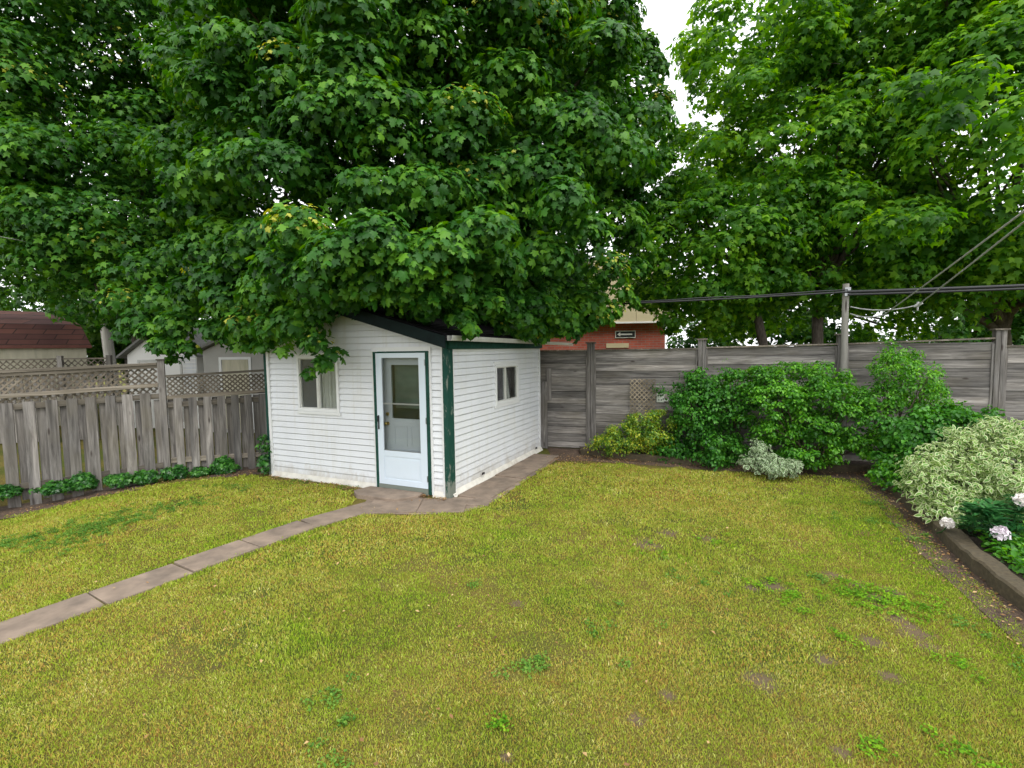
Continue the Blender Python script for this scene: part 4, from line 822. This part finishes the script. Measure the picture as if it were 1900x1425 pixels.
# ------------------------------------------------------------------ lawn blades, clover, fallen leaves
def inpoly(x, y, poly):
    ins = np.zeros(len(x), bool); n = len(poly)
    for i in range(n):
        x0, y0 = poly[i]; x1, y1 = poly[(i + 1) % n]
        c = ((y0 > y) != (y1 > y)) & (x < (x1 - x0) * (y - y0) / (y1 - y0 + 1e-12) + x0); ins ^= c
    return ins
def vnoise(x, y, s, seed):
    r = np.random.default_rng(seed); g = r.random((64, 64)); u = x / s + 100; v = y / s + 100; i = np.floor(u).astype(int); j = np.floor(v).astype(int); fu = smooth01(u - i); fv = smooth01(v - j)
    q = lambda a, b: g[a % 64, b % 64]
    return (q(i, j) * (1 - fu) + q(i + 1, j) * fu) * (1 - fv) + (q(i, j + 1) * (1 - fu) + q(i + 1, j + 1) * fu) * fv
def fbm(x, y, s, seed): return 0.5 * vnoise(x, y, s, seed) + 0.3 * vnoise(x, y, s / 2.3, seed + 1) + 0.2 * vnoise(x, y, s / 5.1, seed + 2)
lawn_poly = [(-9.8, 5.5), (-8.15, 6.8), (-7.1, 7.4), (-6.2, 8.02), (-5.1, 8.55), (-4.42, 8.75), SF(-W, -.10, 0)[:2], SF(-1.5, -.10, 0)[:2], (-2.25, 6.85), (-1.95, 6.47), (-1.3, 6.42), (-0.75, 6.47), (-0.42, 6.74), (-0.18, 7.22), (0.22, 8.10), (0.70, 9.15), (1.15, 9.25), (2.2, 9.0), (3.1, 8.66), (4.2, 8.34), (5.1, 8.05), (5.62, 7.7), (5.32, 6.8), (4.94, 6.0), (4.52, 5.1), (4.22, 4.4), (3.94, 3.6), (3.62, 2.6), (3.3, 1.3), (-6.5, 1.3)]
path_band = []
def near_path(x, y):
    d = np.full(len(x), 9.0)
    for i in range(8):
        ax, ay = path_c[i]; bx, by = path_c[i + 1]; vx, vy = bx - ax, by - ay; L = vx * vx + vy * vy; u = np.clip(((x - ax) * vx + (y - ay) * vy) / L, 0, 1); d = np.minimum(d, np.hypot(x - ax - u * vx, y - ay - u * vy))
    return d
def make_grass():
    parts = []
    for (y0, y1, dens, w, h) in ((1.5, 3.2, 20000, .0025, .018), (3.2, 4.8, 11500, .0035, .020), (4.8, 6.8, 6200, .0052, .023), (6.8, 9.6, 3800, .0075, .026)):
        xm = 1.12 * y1 + .3; n = int(dens * (y1 - y0) * 2 * xm); x = rng.uniform(-xm, xm, n); y = rng.uniform(y0, y1, n)
        ex = fbm(x, y, .22, 50) * .55 - .25
        k = inpoly(x + ex, y + ex, lawn_poly) & (np.abs(x) < 1.1 * y + .35); d = near_path(x, y); k &= d > .155 + .085 * vnoise(x, y, .10, 61)
        bald = fbm(x, y, .55, 70); k &= ~((bald > .72) & (rng.random(n) < .6))
        for bx_, by_, br_ in BARE: k &= ~(rng.random(n) < .93 * np.exp(-((x - bx_) ** 2 + (y - by_) ** 2) / (2 * (br_ * (.35 + .9 * vnoise(x, y, .07, 33))) ** 2)))
        edge = 1.0
        x = x[k]; y = y[k]; n = len(x); d = d[k]
        th = rng.uniform(0, 2 * math.pi, n); ln = rng.uniform(.1, .9, n) ** 1.2; hh = h * rng.uniform(.45, 1.25, n) * (.6 + .8 * fbm(x, y, .8, 80)); hh *= np.where(d < .29, 1.35, 1)
        ww = w * rng.uniform(.7, 1.4, n); z = H(x, y)
        dx = np.cos(th) * ww; dy = np.sin(th) * ww; la = rng.uniform(0, 2 * math.pi, n); lx = np.cos(la) * hh * ln; ly = np.sin(la) * hh * ln
        V = np.empty((n, 4, 3)); V[:, 0] = np.stack([x - dx, y - dy, z - .003], 1); V[:, 1] = np.stack([x + dx, y + dy, z - .003], 1); V[:, 2] = np.stack([x + dx * .6 + lx * .5, y + dy * .6 + ly * .5, z + hh * .62], 1); V[:, 3] = np.stack([x + lx * 1.15, y + ly * 1.15, z + hh], 1)
        b = np.arange(n)[:, None] * 4; F = np.concatenate([b + [0, 1, 2], b + [0, 2, 3]], 0)
        g1 = fbm(x, y, 1.9, 90); g2 = fbm(x, y, .35, 95); gr = smooth01((g1 - .46) / .26) * .45 + smooth01((g2 - .52) / .2) * .35 + .25 * smooth01((fbm(x, y, .12, 97) - .5) / .15)
        # greener along the fence, beside the path and by the right kerb
        gr += .5 * smooth01((1.3 - np.abs((y - 8.0) - (x + 6.0) * .54)) / 1.0) * (x < -3.5) + .35 * (d < .34) + .5 * smooth01((x - (1.0 + .28 * y)) / 2.0) * (.5 + fbm(x, y, .5, 111))
        gr = np.clip(gr * rng.uniform(.5, 1.2, n), 0, 1)
        parts.append((V.reshape(-1, 3), F, {'rnd': np.repeat(np.clip(rng.random(n) * .8 + .35 * (fbm(x, y, .22, 99) - .4), 0, 1), 4), 'green': np.repeat(gr, 4)}))
    V, F, A = merge(parts); tag(mesh_np('grass', V, F, M['grass'], None, A), kind='stuff'); print('blades', len(V) // 4)
make_grass()
def patch(cx, cy, r, n, el=1.0):
    out = []; sub = [(cx + rng.normal() * r, cy + rng.normal() * r) for _ in range(max(3, n // 14))]
    for _ in range(n * 2):
        a = sub[rng.integers(len(sub))]; out.append((a[0] + rng.normal() * .028, a[1] + rng.normal() * .028, .003))
    return out
cl = []
for u, v, r, n in ((1450, 1090, .13, 150), (1480, 1100, .08, 90), (1600, 1105, .14, 190), (1665, 1115, .16, 260), (1650, 1128, .12, 200), (1720, 1125, .1, 110), (1560, 1095, .1, 110), (1625, 1395, .04, 60), (1790, 1400, .07, 90), (1180, 1030, .2, 60), (925, 1352, .025, 60), (1540, 1180, .07, 50), (1800, 1235, .09, 90), (1490, 1130, .12, 70), (1330, 1000, .12, 60)):
    d = R2 * ((u - 950) / 903.5) + U2 * (-(v - 712.5) / 903.5) + _f; s = -CAMZ / d.z; cl += patch(d.x * s, d.y * s, r, n)
scatter_small('clover', M['clover'], cl, .017, T_oval(.45), hz=(.008, .032), flatness=1.6)
cl = []
for u, v, r, n in ((160, 985, .16, 500), (90, 1005, .2, 460), (250, 965, .18, 560), (200, 965, .25, 560), (40, 1000, .2, 460), (350, 935, .2, 320), (300, 945, .2, 300), (420, 905, .2, 260), (140, 1010, .2, 240), (620, 1290, .1, 70), (640, 1370, .12, 90), (1260, 1060, .18, 110), (990, 1230, .09, 90), (960, 1235, .06, 50), (880, 1085, .03, 30), (1140, 1170, .15, 90), (1600, 970, .12, 120), (1640, 940, .16, 160), (1700, 995, .14, 110), (560, 895, .12, 110), (640, 905, .1, 90), (1880, 1235, .06, 40), (1785, 1160, .05, 60), (1520, 1075, .05, 60)):
    d = R2 * ((u - 950) / 903.5) + U2 * (-(v - 712.5) / 903.5) + _f; s = -CAMZ / d.z; cl += patch(d.x * s, d.y * s, r, n)
scatter_small('weeds', M['bluegreen'], cl, .019, T_oval(.38), hz=(.008, .034), flatness=1.2)
lt = []
for i in range(500): t = random.uniform(-2.2, 1.9); x, y, _ = LF(t, -.25 - abs(random.gauss(0, .22)), 0); lt.append((x, y, .012))
for i in range(420): t = random.uniform(-W, -1.4); x, y, _ = SF(t, -.08 - abs(random.gauss(0, .1)), 0); lt.append((x, y, .02))
for i in range(160): x, y, _ = SF(random.uniform(-.55, .02), -.09 - abs(random.gauss(0, .08)), 0); lt.append((x, y, .03))
for i in range(800): lt.append((random.uniform(.65, 2.4), 10.0 - .42 * 1 - abs(random.gauss(0, .32)) + random.uniform(-.2, .4), .015))
for i in range(350): k = random.random(); q = np.interp(k * 8, range(9), [p[0] for p in KERB]), np.interp(k * 8, range(9), [p[1] for p in KERB]); lt.append((q[0], q[1] - abs(random.gauss(.05, .15)), .015))
for i in range(420): k = random.random() * 8; q = np.interp(k, range(12), [p[0] for p in KERB_R]), np.interp(k, range(12), [p[1] for p in KERB_R]); lt.append((q[0] - abs(random.gauss(.06, .2)), q[1], .015))
for i in range(190): y = random.uniform(2.2, 8); lt.append((random.uniform(-.9, .55) * y, y, .035))
lt = [p for p in lt if not (inpoly(np.array([p[0]]), np.array([p[1]]), [SF(-W, 0, 0)[:2], SF(0, 0, 0)[:2], SF(0, D, 0)[:2], SF(-W, D, 0)[:2]])[0])]
scatter_small('leaf_litter', M['litter'], lt, .032, T_diamond(.3), hz=(.0, .012), flatness=1.6)


# ------------------------------------------------------------------ trees
main_ell = [((-2.5, 11.8, 6.6), (4.5, 4.3, 4.3)), ((-2.9, 10.3, 5.2), (3.2, 3.1, 2.6)), ((0.1, 10.9, 6.3), (2.6, 2.9, 3.4)), ((-2.2, 11.6, 9.6), (4.0, 3.8, 3.0)), ((1.0, 11.6, 9.7), (1.5, 2.0, 2.2))]
ex = [(px(u, v, y), r) for u, v, y, r in ((640, 545, 6.9, .36), (690, 525, 6.6, .42), (745, 545, 6.6, .30), (800, 560, 6.6, .26), (600, 520, 6.6, .48), (540, 500, 6.9, .5), (760, 500, 6.3, .45), (840, 530, 6.6, .36), (900, 560, 7.2, .32), (640, 480, 6.3, .5), (700, 450, 6.2, .5), (560, 430, 6.6, .5), (820, 470, 6.3, .45), (900, 440, 6.6, .5), (655, 565, 7.25, .16), (960, 590, 8.2, .3), (490, 640, 7.9, .18), (1020, 605, 9.3, .3), (1205, 130, 11.2, .45), (1180, 380, 10.6, .45), (1160, 440, 10.0, .45), (1210, 420, 11.5, .45), (1228, 360, 11.8, .4), (1222, 300, 11.6, .4), (1195, 320, 11.0, .4), (1175, 500, 10.2, .35), (1215, 190, 11.2, .45), (1200, 240, 11.0, .45), (1190, 90, 11.2, .4), (1060, 600, 9.4, .3), (1000, 625, 9.2, .2), (960, 610, 8.9, .25), (1130, 575, 9.6, .3), (1090, 600, 9.5, .25), (300, 640, 9.2, .25), (325, 665, 9.2, .16), (345, 640, 9.0, .22), (285, 615, 9.3, .3), (430, 620, 8.6, .3), (465, 640, 8.3, .2), (530, 650, 7.6, .14), (560, 600, 7.6, .45), (590, 640, 7.35, .26), (600, 672, 7.3, .16), (620, 655, 7.4, .16), (575, 690, 7.3, .10), (520, 610, 7.7, .4), (470, 600, 8.1, .45), (440, 560, 8.2, .5), (500, 540, 7.8, .5), (600, 560, 7.5, .45), (650, 550, 7.6, .42),
    (700, 520, 7.5, .45), (740, 560, 7.6, .32), (790, 570, 7.3, .36), (855, 590, 7.0, .26), (872, 610, 6.9, .15), (860, 555, 7.2, .34), (930, 560, 7.8, .42), (990, 565, 8.3, .42), (1040, 585, 8.9, .42), (1085, 560, 9.2, .45), (1110, 590, 9.4, .28), (1060, 615, 9.3, .25), (990, 610, 8.9, .28), (930, 600, 8.4, .25), (1010, 480, 7.8, .5), (1080, 440, 7.9, .5), (1040, 380, 7.2, .5), (1120, 500, 8.6, .45),
    (420, 520, 8.3, .5), (390, 470, 8.4, .5), (360, 540, 8.8, .4), (330, 600, 9.0, .35), (320, 640, 9.0, .22), (400, 610, 8.6, .3), (460, 480, 8.0, .5), (1170, 560, 9.8, .2), (1150, 540, 9.6, .25), (530, 440, 7.6, .5), (760, 480, 7.2, .5), (850, 460, 7.1, .5), (920, 500, 7.4, .5))]
tree('maple_tree', 'huge dark green maple whose crown hangs over the white shed', (-1.9, 12.9, 0), (-2.1, 12.4, 3.4), main_ell, M['maple'], 620, 320, 190, .130, T_maple(), r0=.34, nl=34, extra=ex, key=.15, crad=(.42, .85), flat=.55)
left_ell = [((-12.6, 13.6, 8.0), (4.6, 4.0, 3.1)), ((-9.6, 12.6, 5.8), (2.5, 2.4, 2.6)), ((-11.6, 13.6, 10.2), (4.4, 3.6, 2.8))]
ex = [(px(u, v, y), r) for u, v, y, r in ((230, 560, 10.2, .5), (260, 600, 10.0, .38), (300, 560, 9.8, .5), (215, 510, 10.5, .5), (280, 500, 10.0, .6), (190, 450, 10.5, .6), (120, 400, 10.8, .6), (50, 370, 10.8, .6), (320, 620, 9.8, .4), (270, 570, 10.2, .4), (330, 480, 9.8, .5), (230, 620, 10.2, .25), (340, 570, 9.8, .35), (310, 640, 9.6, .25), (350, 650, 9.5, .2))]
tree('maple_tree', 'dark green maple filling the upper left corner above the picket fence', (-12.6, 17.4, 0), (-12.2, 15.4, 4.4), left_ell, M['maple'], 470, 280, 150, .145, T_maple_lo(), r0=.26, nl=20, extra=ex, crad=(.55, 1.0), zmin=2.9, key=.08)
ra = [((6.0, 12.2, 6.4), (1.9, 2.0, 2.4)), ((5.0, 12.0, 4.3), (1.9, 1.7, 1.5)), ((6.15, 12.3, 9.0), (1.55, 1.6, 2.0))]
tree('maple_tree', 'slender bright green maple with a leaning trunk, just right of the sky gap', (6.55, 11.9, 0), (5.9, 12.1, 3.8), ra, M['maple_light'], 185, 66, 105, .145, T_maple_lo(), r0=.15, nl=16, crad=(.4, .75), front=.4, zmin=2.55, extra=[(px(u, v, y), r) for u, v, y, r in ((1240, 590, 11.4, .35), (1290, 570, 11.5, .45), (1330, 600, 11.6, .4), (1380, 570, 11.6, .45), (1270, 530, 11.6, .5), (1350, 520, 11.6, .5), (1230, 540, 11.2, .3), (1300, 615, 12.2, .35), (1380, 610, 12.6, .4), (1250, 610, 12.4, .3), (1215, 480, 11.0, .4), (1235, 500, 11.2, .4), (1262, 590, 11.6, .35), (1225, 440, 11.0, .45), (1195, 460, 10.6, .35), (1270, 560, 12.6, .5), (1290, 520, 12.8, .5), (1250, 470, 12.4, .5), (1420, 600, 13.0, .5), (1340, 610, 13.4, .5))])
rb = [((8.0, 12.4, 7.4), (2.4, 2.2, 3.0)), ((7.6, 11.6, 4.6), (2.2, 1.7, 1.4)), ((8.6, 12.2, 9.8), (2.2, 2.0, 2.2))]
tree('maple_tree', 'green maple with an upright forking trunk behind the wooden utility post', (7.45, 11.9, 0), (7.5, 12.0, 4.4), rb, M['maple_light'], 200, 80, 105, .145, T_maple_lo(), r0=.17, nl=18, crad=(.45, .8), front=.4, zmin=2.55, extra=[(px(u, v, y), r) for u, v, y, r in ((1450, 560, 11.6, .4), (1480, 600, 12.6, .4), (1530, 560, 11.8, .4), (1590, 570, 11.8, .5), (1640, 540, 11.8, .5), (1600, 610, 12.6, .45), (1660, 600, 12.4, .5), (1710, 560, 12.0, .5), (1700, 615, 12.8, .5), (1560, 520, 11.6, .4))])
rc = [((11.8, 11.6, 6.9), (3.3, 3.0, 3.4)), ((9.9, 9.9, 6.0), (1.9, 1.7, 2.3)), ((11.6, 11.4, 4.6), (3.0, 2.4, 2.0)), ((10.8, 11.6, 9.5), (3.0, 2.8, 2.4))]
ex = [(px(u, v, y), r) for u, v, y, r in ((1880, 220, 6.6, .42), (1850, 250, 6.9, .36), (1895, 280, 6.5, .3), (1760, 230, 7.6, .4), (1800, 160, 7.6, .5), (1700, 180, 8.2, .5), (1650, 420, 9.0, .45), (1580, 400, 9.2, .4), (1720, 420, 8.8, .5), (1640, 460, 9.4, .4))]
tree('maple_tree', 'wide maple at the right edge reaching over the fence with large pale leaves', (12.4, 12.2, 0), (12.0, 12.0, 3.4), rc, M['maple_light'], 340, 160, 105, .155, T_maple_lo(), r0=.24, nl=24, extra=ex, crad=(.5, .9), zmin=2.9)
fl = [((-21.5, 21.0, 4.4), (6.0, 3.0, 3.4)), ((-15.0, 22.5, 4.6), (3.6, 2.5, 3.6))]
tree('leafy_tree', 'bright green far tree behind the brown roofed barn', (-20, 22, 0), (-20, 22, 2.2), fl, M['maple_far'], 380, 160, 110, .20, T_maple_lo(), r0=.2, nl=10, crad=(.6, 1.0))
fr_ = [((9.2, 18.5, 2.2), (3.0, 1.5, 1.7)), ((14.5, 18.0, 3.0), (6.0, 2.2, 2.2)), ((21.5, 17.0, 4.0), (5.0, 2.5, 3.4))]
tree('leafy_tree', 'dark distant tree seen under the right maples above the fence', (17, 18, 0), (17, 18, 2.0), fr_, M['maple'], 260, 120, 110, .20, T_maple_lo(), r0=.2, nl=8, crad=(.6, 1.0))
fm = [((-9.0, 21.0, 3.6), (4.5, 2.0, 3.4)), ((-3.5, 20.0, 4.0), (3.5, 2.0, 3.6))]
tree('leafy_tree', 'distant tree glimpsed between the two dark maples behind the sheds', (-7, 21, 0), (-7, 21, 2.0), fm, M['maple_far'], 260, 120, 100, .20, T_maple_lo(), r0=.2, nl=8, crad=(.6, 1.0))

# ------------------------------------------------------------------ brick building beyond the fence
BB = frame(6.9, 22.0, math.radians(-4))
bld = thing('brick_building', BB(-6, 3, 0), 'low red brick building with a beige upper band behind the back fence', 'building')
mb = MB(); mb.box(BB, -13, 0, 0, 9, 0, 3.36); mb.build('wall', M['brick'], bld)
mb = MB(); x = -13.2
while x < 0.1: mb.box(BB, x, min(x + 1.96, .2), -.35, 9.2, 3.37, 6.1); x += 1.98
mb.build('upper_panels', M['beige'], bld)
mb = MB(); mb.box(BB, -13.2, .25, -.37, 9.2, 3.30, 3.369); mb.build('soffit', M['whitewall'], bld)
mb = MB(); mb.box(BB, -2.6, -1.6, -.04, .0, 2.22, 2.42); mb.build('sill', M['beige'], bld)
mb = MB(); mb.box(BB, .001, .02, 0.0, .9, 0, 3.3); mb.build('side_panel', plain('pink_wall', (.62, .40, .33), .8, .05, 3), bld)
sg = thing('arrow_sign', BB(-1.75, -.06, 2.8), 'black sign with a white arrow pointing left on the brick wall', 'sign')
mb = MB(); mb.box(BB, -2.20, -1.30, -.05, -.005, 2.66, 2.98); mb.build('board', M['whitewall'], sg); mb = MB(); mb.box(BB, -2.17, -1.33, -.056, -.051, 2.69, 2.95); mb.build('face', M['black'], sg)
mb = MB(); mb.prism(BB, [(-2.12, 2.82), (-1.98, 2.92), (-1.98, 2.85), (-1.45, 2.85), (-1.45, 2.79), (-1.98, 2.79), (-1.98, 2.72)], -.062, -.057); mb.build('arrow', M['whitewall'], sg)

# ------------------------------------------------------------------ neighbours on the left
barn = thing('barn_shed', (-15.8, 17.0, 0), 'cream barn style shed with a rounded brown shingle roof at the left edge', 'shed')
BN = frame(-13.75, 15.8, math.radians(41))
mb = MB(); mb.box(BN, -5.5, 0, 0, 3.0, 0, 2.52); mb.build('wall', M['creamwall'], barn)
prof = [(-.12, 2.50, 0.12), (.06, 2.85, 0.0), (.30, 3.20, -.12), (.75, 3.42, -.45), (1.5, 3.66, -1.05), (2.25, 3.42, -.45), (2.9, 3.2, -.12), (3.12, 2.5, .12)]
V = [BN(-5.8, n, z) for n, z, s in prof] + [BN(.0 + s + .02, n, z) for n, z, s in prof]; k = len(prof)
mb = MB(); mb.add(V, [(i, i + k, i + k + 1, i + 1) for i in range(k - 1)] + [tuple(range(k, 2 * k))]); mb.build('roof', M['shingle'], barn)
mb = MB(); mb.box(BN, -5.8, .14, -.16, -.12, 2.44, 2.53); mb.build('eave_board', plain('red_brown_board', (.16, .055, .04), .7, .2, 6), barn)
def gable_house(name, label, fr, w, d, hz, apex, mats, ov=.18, cat='shed'):
    t = thing(name, fr(w / 2, d / 2, 0), label, cat); mb = MB()
    mb.prism(fr, [(0, 0), (w, 0), (w, hz), (w / 2, apex), (0, hz)], 0, d); mb.build('wall', mats[0], t)
    mb = MB(); s = (apex - hz) / (w / 2)
    for a, b in ((w / 2, -ov), (w / 2, w + ov)):
        P = []
        for n in (-ov, d + ov):
            for q, dz in ((a, .02), (b, .02), (b, .09), (a, .09)): P.append(fr(q, n, apex - s * abs(q - w / 2) + dz))
        mb.add(P, [(0, 1, 2, 3), (7, 6, 5, 4), (0, 4, 5, 1), (1, 5, 6, 2), (2, 6, 7, 3), (3, 7, 4, 0)])
    mb.build('roof', mats[1], t); return t
G1 = frame(-11.5, 14.6, math.radians(-8))
g = gable_house('garden_shed', 'bright white gabled shed behind the fence, left of the grey shed', G1, 2.3, 3.0, 2.2, 2.95, (M['whitewall'], M['greyroof']))
mb = MB(); mb.box(G1, .35, .42, -.02, 0, 0.2, 2.05); mb.box(G1, 1.75, 1.82, -.02, 0, .2, 2.05); mb.box(G1, .42, 1.75, -.02, 0, 1.98, 2.05); mb.build('door_frame', M['gutter'], g)
for i in range(9): mb = MB() if i == 0 else mb; mb.box(G1, 1.86, 2.28, -.016, 0, 1.2 + i * .11, 1.2 + i * .11 + .09)
mb.build('cladding', M['white_siding'], g)
G2 = frame(-8.6, 13.6, math.radians(-10))
g = gable_house('garden_shed', 'pale grey shed seen above the low lattice beside the white shed wall', G2, 2.6, 3.0, 2.28, 2.78, (M['greywall'], M['greyroof']))
mb = MB(); mb.box(G2, .50, .58, -.02, 0, .1, 2.1); mb.box(G2, 1.42, 1.50, -.02, 0, .1, 2.1); mb.box(G2, .58, 1.42, -.02, 0, 2.03, 2.1); mb.build('door_frame', M['white_trim'], g)
mb = MB(); mb.box(G2, .6, 1.40, -.012, 0, .1, 2.02); mb.build('door', M['creamwall'], g)
# lattice fence and plain fence in the neighbouring gardens
NF = frame(-11.2, 12.3, math.radians(14))
nf = thing('lattice_fence', NF(0, 0, 0), 'neighbour fence with open diamond lattice in front of the barn', 'fence')
mb = MB(); lattice(mb, NF, -4.5, 0.9, 0, 1.78, 2.10, sp=.10, w=.035); mb.build('lattice_panel', M['lattice'], nf)
for z in (1.74, 2.10): mb = MB(); mb.box(NF, -4.5, .9, -.02, .03, z, z + .04); mb.build('rail', M['rail_left'], nf)
for t in (-3.9, -1.9, -.15, .9): mb = MB(); mb.box(NF, t - .05, t + .05, -.05, .05, 0, 2.2); mb.build('post', M['board_v'], nf)
mb = MB(); t = -4.5
while t < .9: mb.box(NF, t, t + .12, .01, .03, .05, 1.74); t += .17
tag(mb.build('pickets', M['board_v'], nf), kind='stuff')
PF = frame(-14.6, 18.4, math.radians(0))
pf = thing('board_fence', PF(0, 0, 0), 'distant plain grey board fence left of the bright white shed', 'fence')
for i in range(14): mb = MB(); mb.box(PF, 0, 5, 0, .02, .05 + i * .165, .05 + i * .165 + .16); mb.build('board', M['board_back'], pf)
for t in (1.0, 2.5, 4.0): mb = MB(); mb.box(PF, t - .06, t + .06, -.08, -.001, 0, 2.5); mb.build('post', M['board_v'], pf)

# ------------------------------------------------------------------ poles and cables
up_ = thing('utility_pole', (-12.75, 15.3, 0), 'leaning grey wooden pole with a side bracket behind the lattice fence', 'pole')
p_b = Vector((-12.45, 15.3, 0)); p_t = Vector(px(186, 538, 15.3)); mb = MB(); mb.tube([p_b.lerp(p_t, i / 6) for i in range(7)], [.17 - .008 * i for i in range(7)], 14); mb.build('shaft', M['pole_wood'], up_)
mb = MB(); q = Vector(px(188, 560, 15.15)); mb.tube([q, q + Vector((-.30, 0, .0))], .03, 8); mb.tube([q + Vector((-.05, 0, .02)), q + Vector((-.25, 0, .06))], .035, 8); mb.build('bracket', M['steel'], up_)
mb = MB(); mb.tube([q + Vector((-.45, 0, -.05)), q + Vector((-.20, 0, -.05))], .07, 10); mb.build('splice_case', M['black'], up_)
rp = thing('utility_post', BF(4.975, -.17, 0), 'pale grey wooden post in front of the back fence carrying the black cable', 'pole')
mb = MB(); x0, y0, _ = BF(4.975, -.17, 0); mb.tube([(x0, y0, -.1), (x0, y0, 1.2), (x0 - .005, y0, 2.4), (x0 - .01, y0, 3.27)], [.062, .058, .055, .052], 12); mb.build('shaft', M['pole_wood'], rp)
mb = MB(); mb.box(BF, 4.93, 5.02, -.26, -.235, 3.05, 3.2); mb.build('clamp', M['steel'], rp)
def catenary(a, b, sag, n=24):
    a = Vector(a); b = Vector(b); return [a.lerp(b, i / n) - Vector((0, 0, sag * 4 * (i / n) * (1 - i / n))) for i in range(n + 1)]
A0 = Vector(BF(4.97, -.26, 3.12))
mb = MB(); L1 = catenary(A0, (-12.7, 15.1, 3.75), .25, 40); mb.tube(L1, .018, 8); R1 = catenary(A0, BF(14, -.3, 3.2), .06, 20); mb.tube(R1, .027, 8)
mb.tube([p + Vector((0, 0, .035 + .008 * math.sin(i * 1.7))) for i, p in enumerate(L1)], .012, 6); mb.tube([p + Vector((0, -.02, -.05)) for p in R1], .02, 6)
tag(mb.build('overhead_cable', M['black']), 'thick black bundled cable running level over the back fence', 'cable')
def twisted(name, label, pts, r, mat=M['cable_grey'], tw=26):
    mb = MB(); P = []
    for i in range(len(pts) - 1):
        a = Vector(pts[i]); b = Vector(pts[i + 1]); k = max(2, int((b - a).length / .035))
        P += [a.lerp(b, j / k) for j in range(k)]
    P.append(Vector(pts[-1]))
    for ph in (0, 2.09, 4.19):
        mb.tube([p + Vector((math.cos(i * .55 + ph), 0, math.sin(i * .55 + ph))) * r * .9 for i, p in enumerate(P)], r * .8, 5, cap=False)
    return tag(mb.build(name, mat), label, 'cable')
pa = Vector(BF(5.03, -.24, 2.86)); ins = Vector(px(1703, 566, 7.9)); enda = Vector(px(1905, 404, 4.4)); enda2 = ins + (enda - ins) * 1.8
twisted('service_wire', 'twisted grey service wire with a clamp, lower of the two at right', catenary(pa, ins, .07, 8) + catenary(ins, enda2, .02, 6)[1:], .0062)
pb_ = Vector(BF(5.03, -.24, 2.74)); j2 = Vector(px(1640, 584, 8.1)); endb = Vector(px(1905, 384, 4.4)); endb2 = j2 + (endb - j2) * 1.75
twisted('service_wire', 'twisted grey service wire rising to the right, upper of the two', catenary(pb_, j2, .05, 6) + catenary(j2, endb2, .02, 6)[1:], .0062)
ic = thing('cable_clamp', ins, 'small grey clamp where the lower service wire is tied off', 'clamp'); mb = MB(); mb.tube([ins + Vector((-.03, .04, -.02)), ins, ins + Vector((.03, -.05, .03))], [.02, .032, .02], 8); mb.tube([ins + Vector((0, 0, -.09)), ins + Vector((0, 0, .05))], [.012, .02], 6); mb.build('body', M['cable_grey'], ic)
mb = MB(); a = Vector(px(-60, 428, 9.0)); b = Vector(px(345, 492, 14.5)); mb.tube(catenary(a, b, .05, 16), .008, 6); tag(mb.build('overhead_wire', M['cable_grey']), 'thin wire crossing the dark maple at upper left', 'cable')
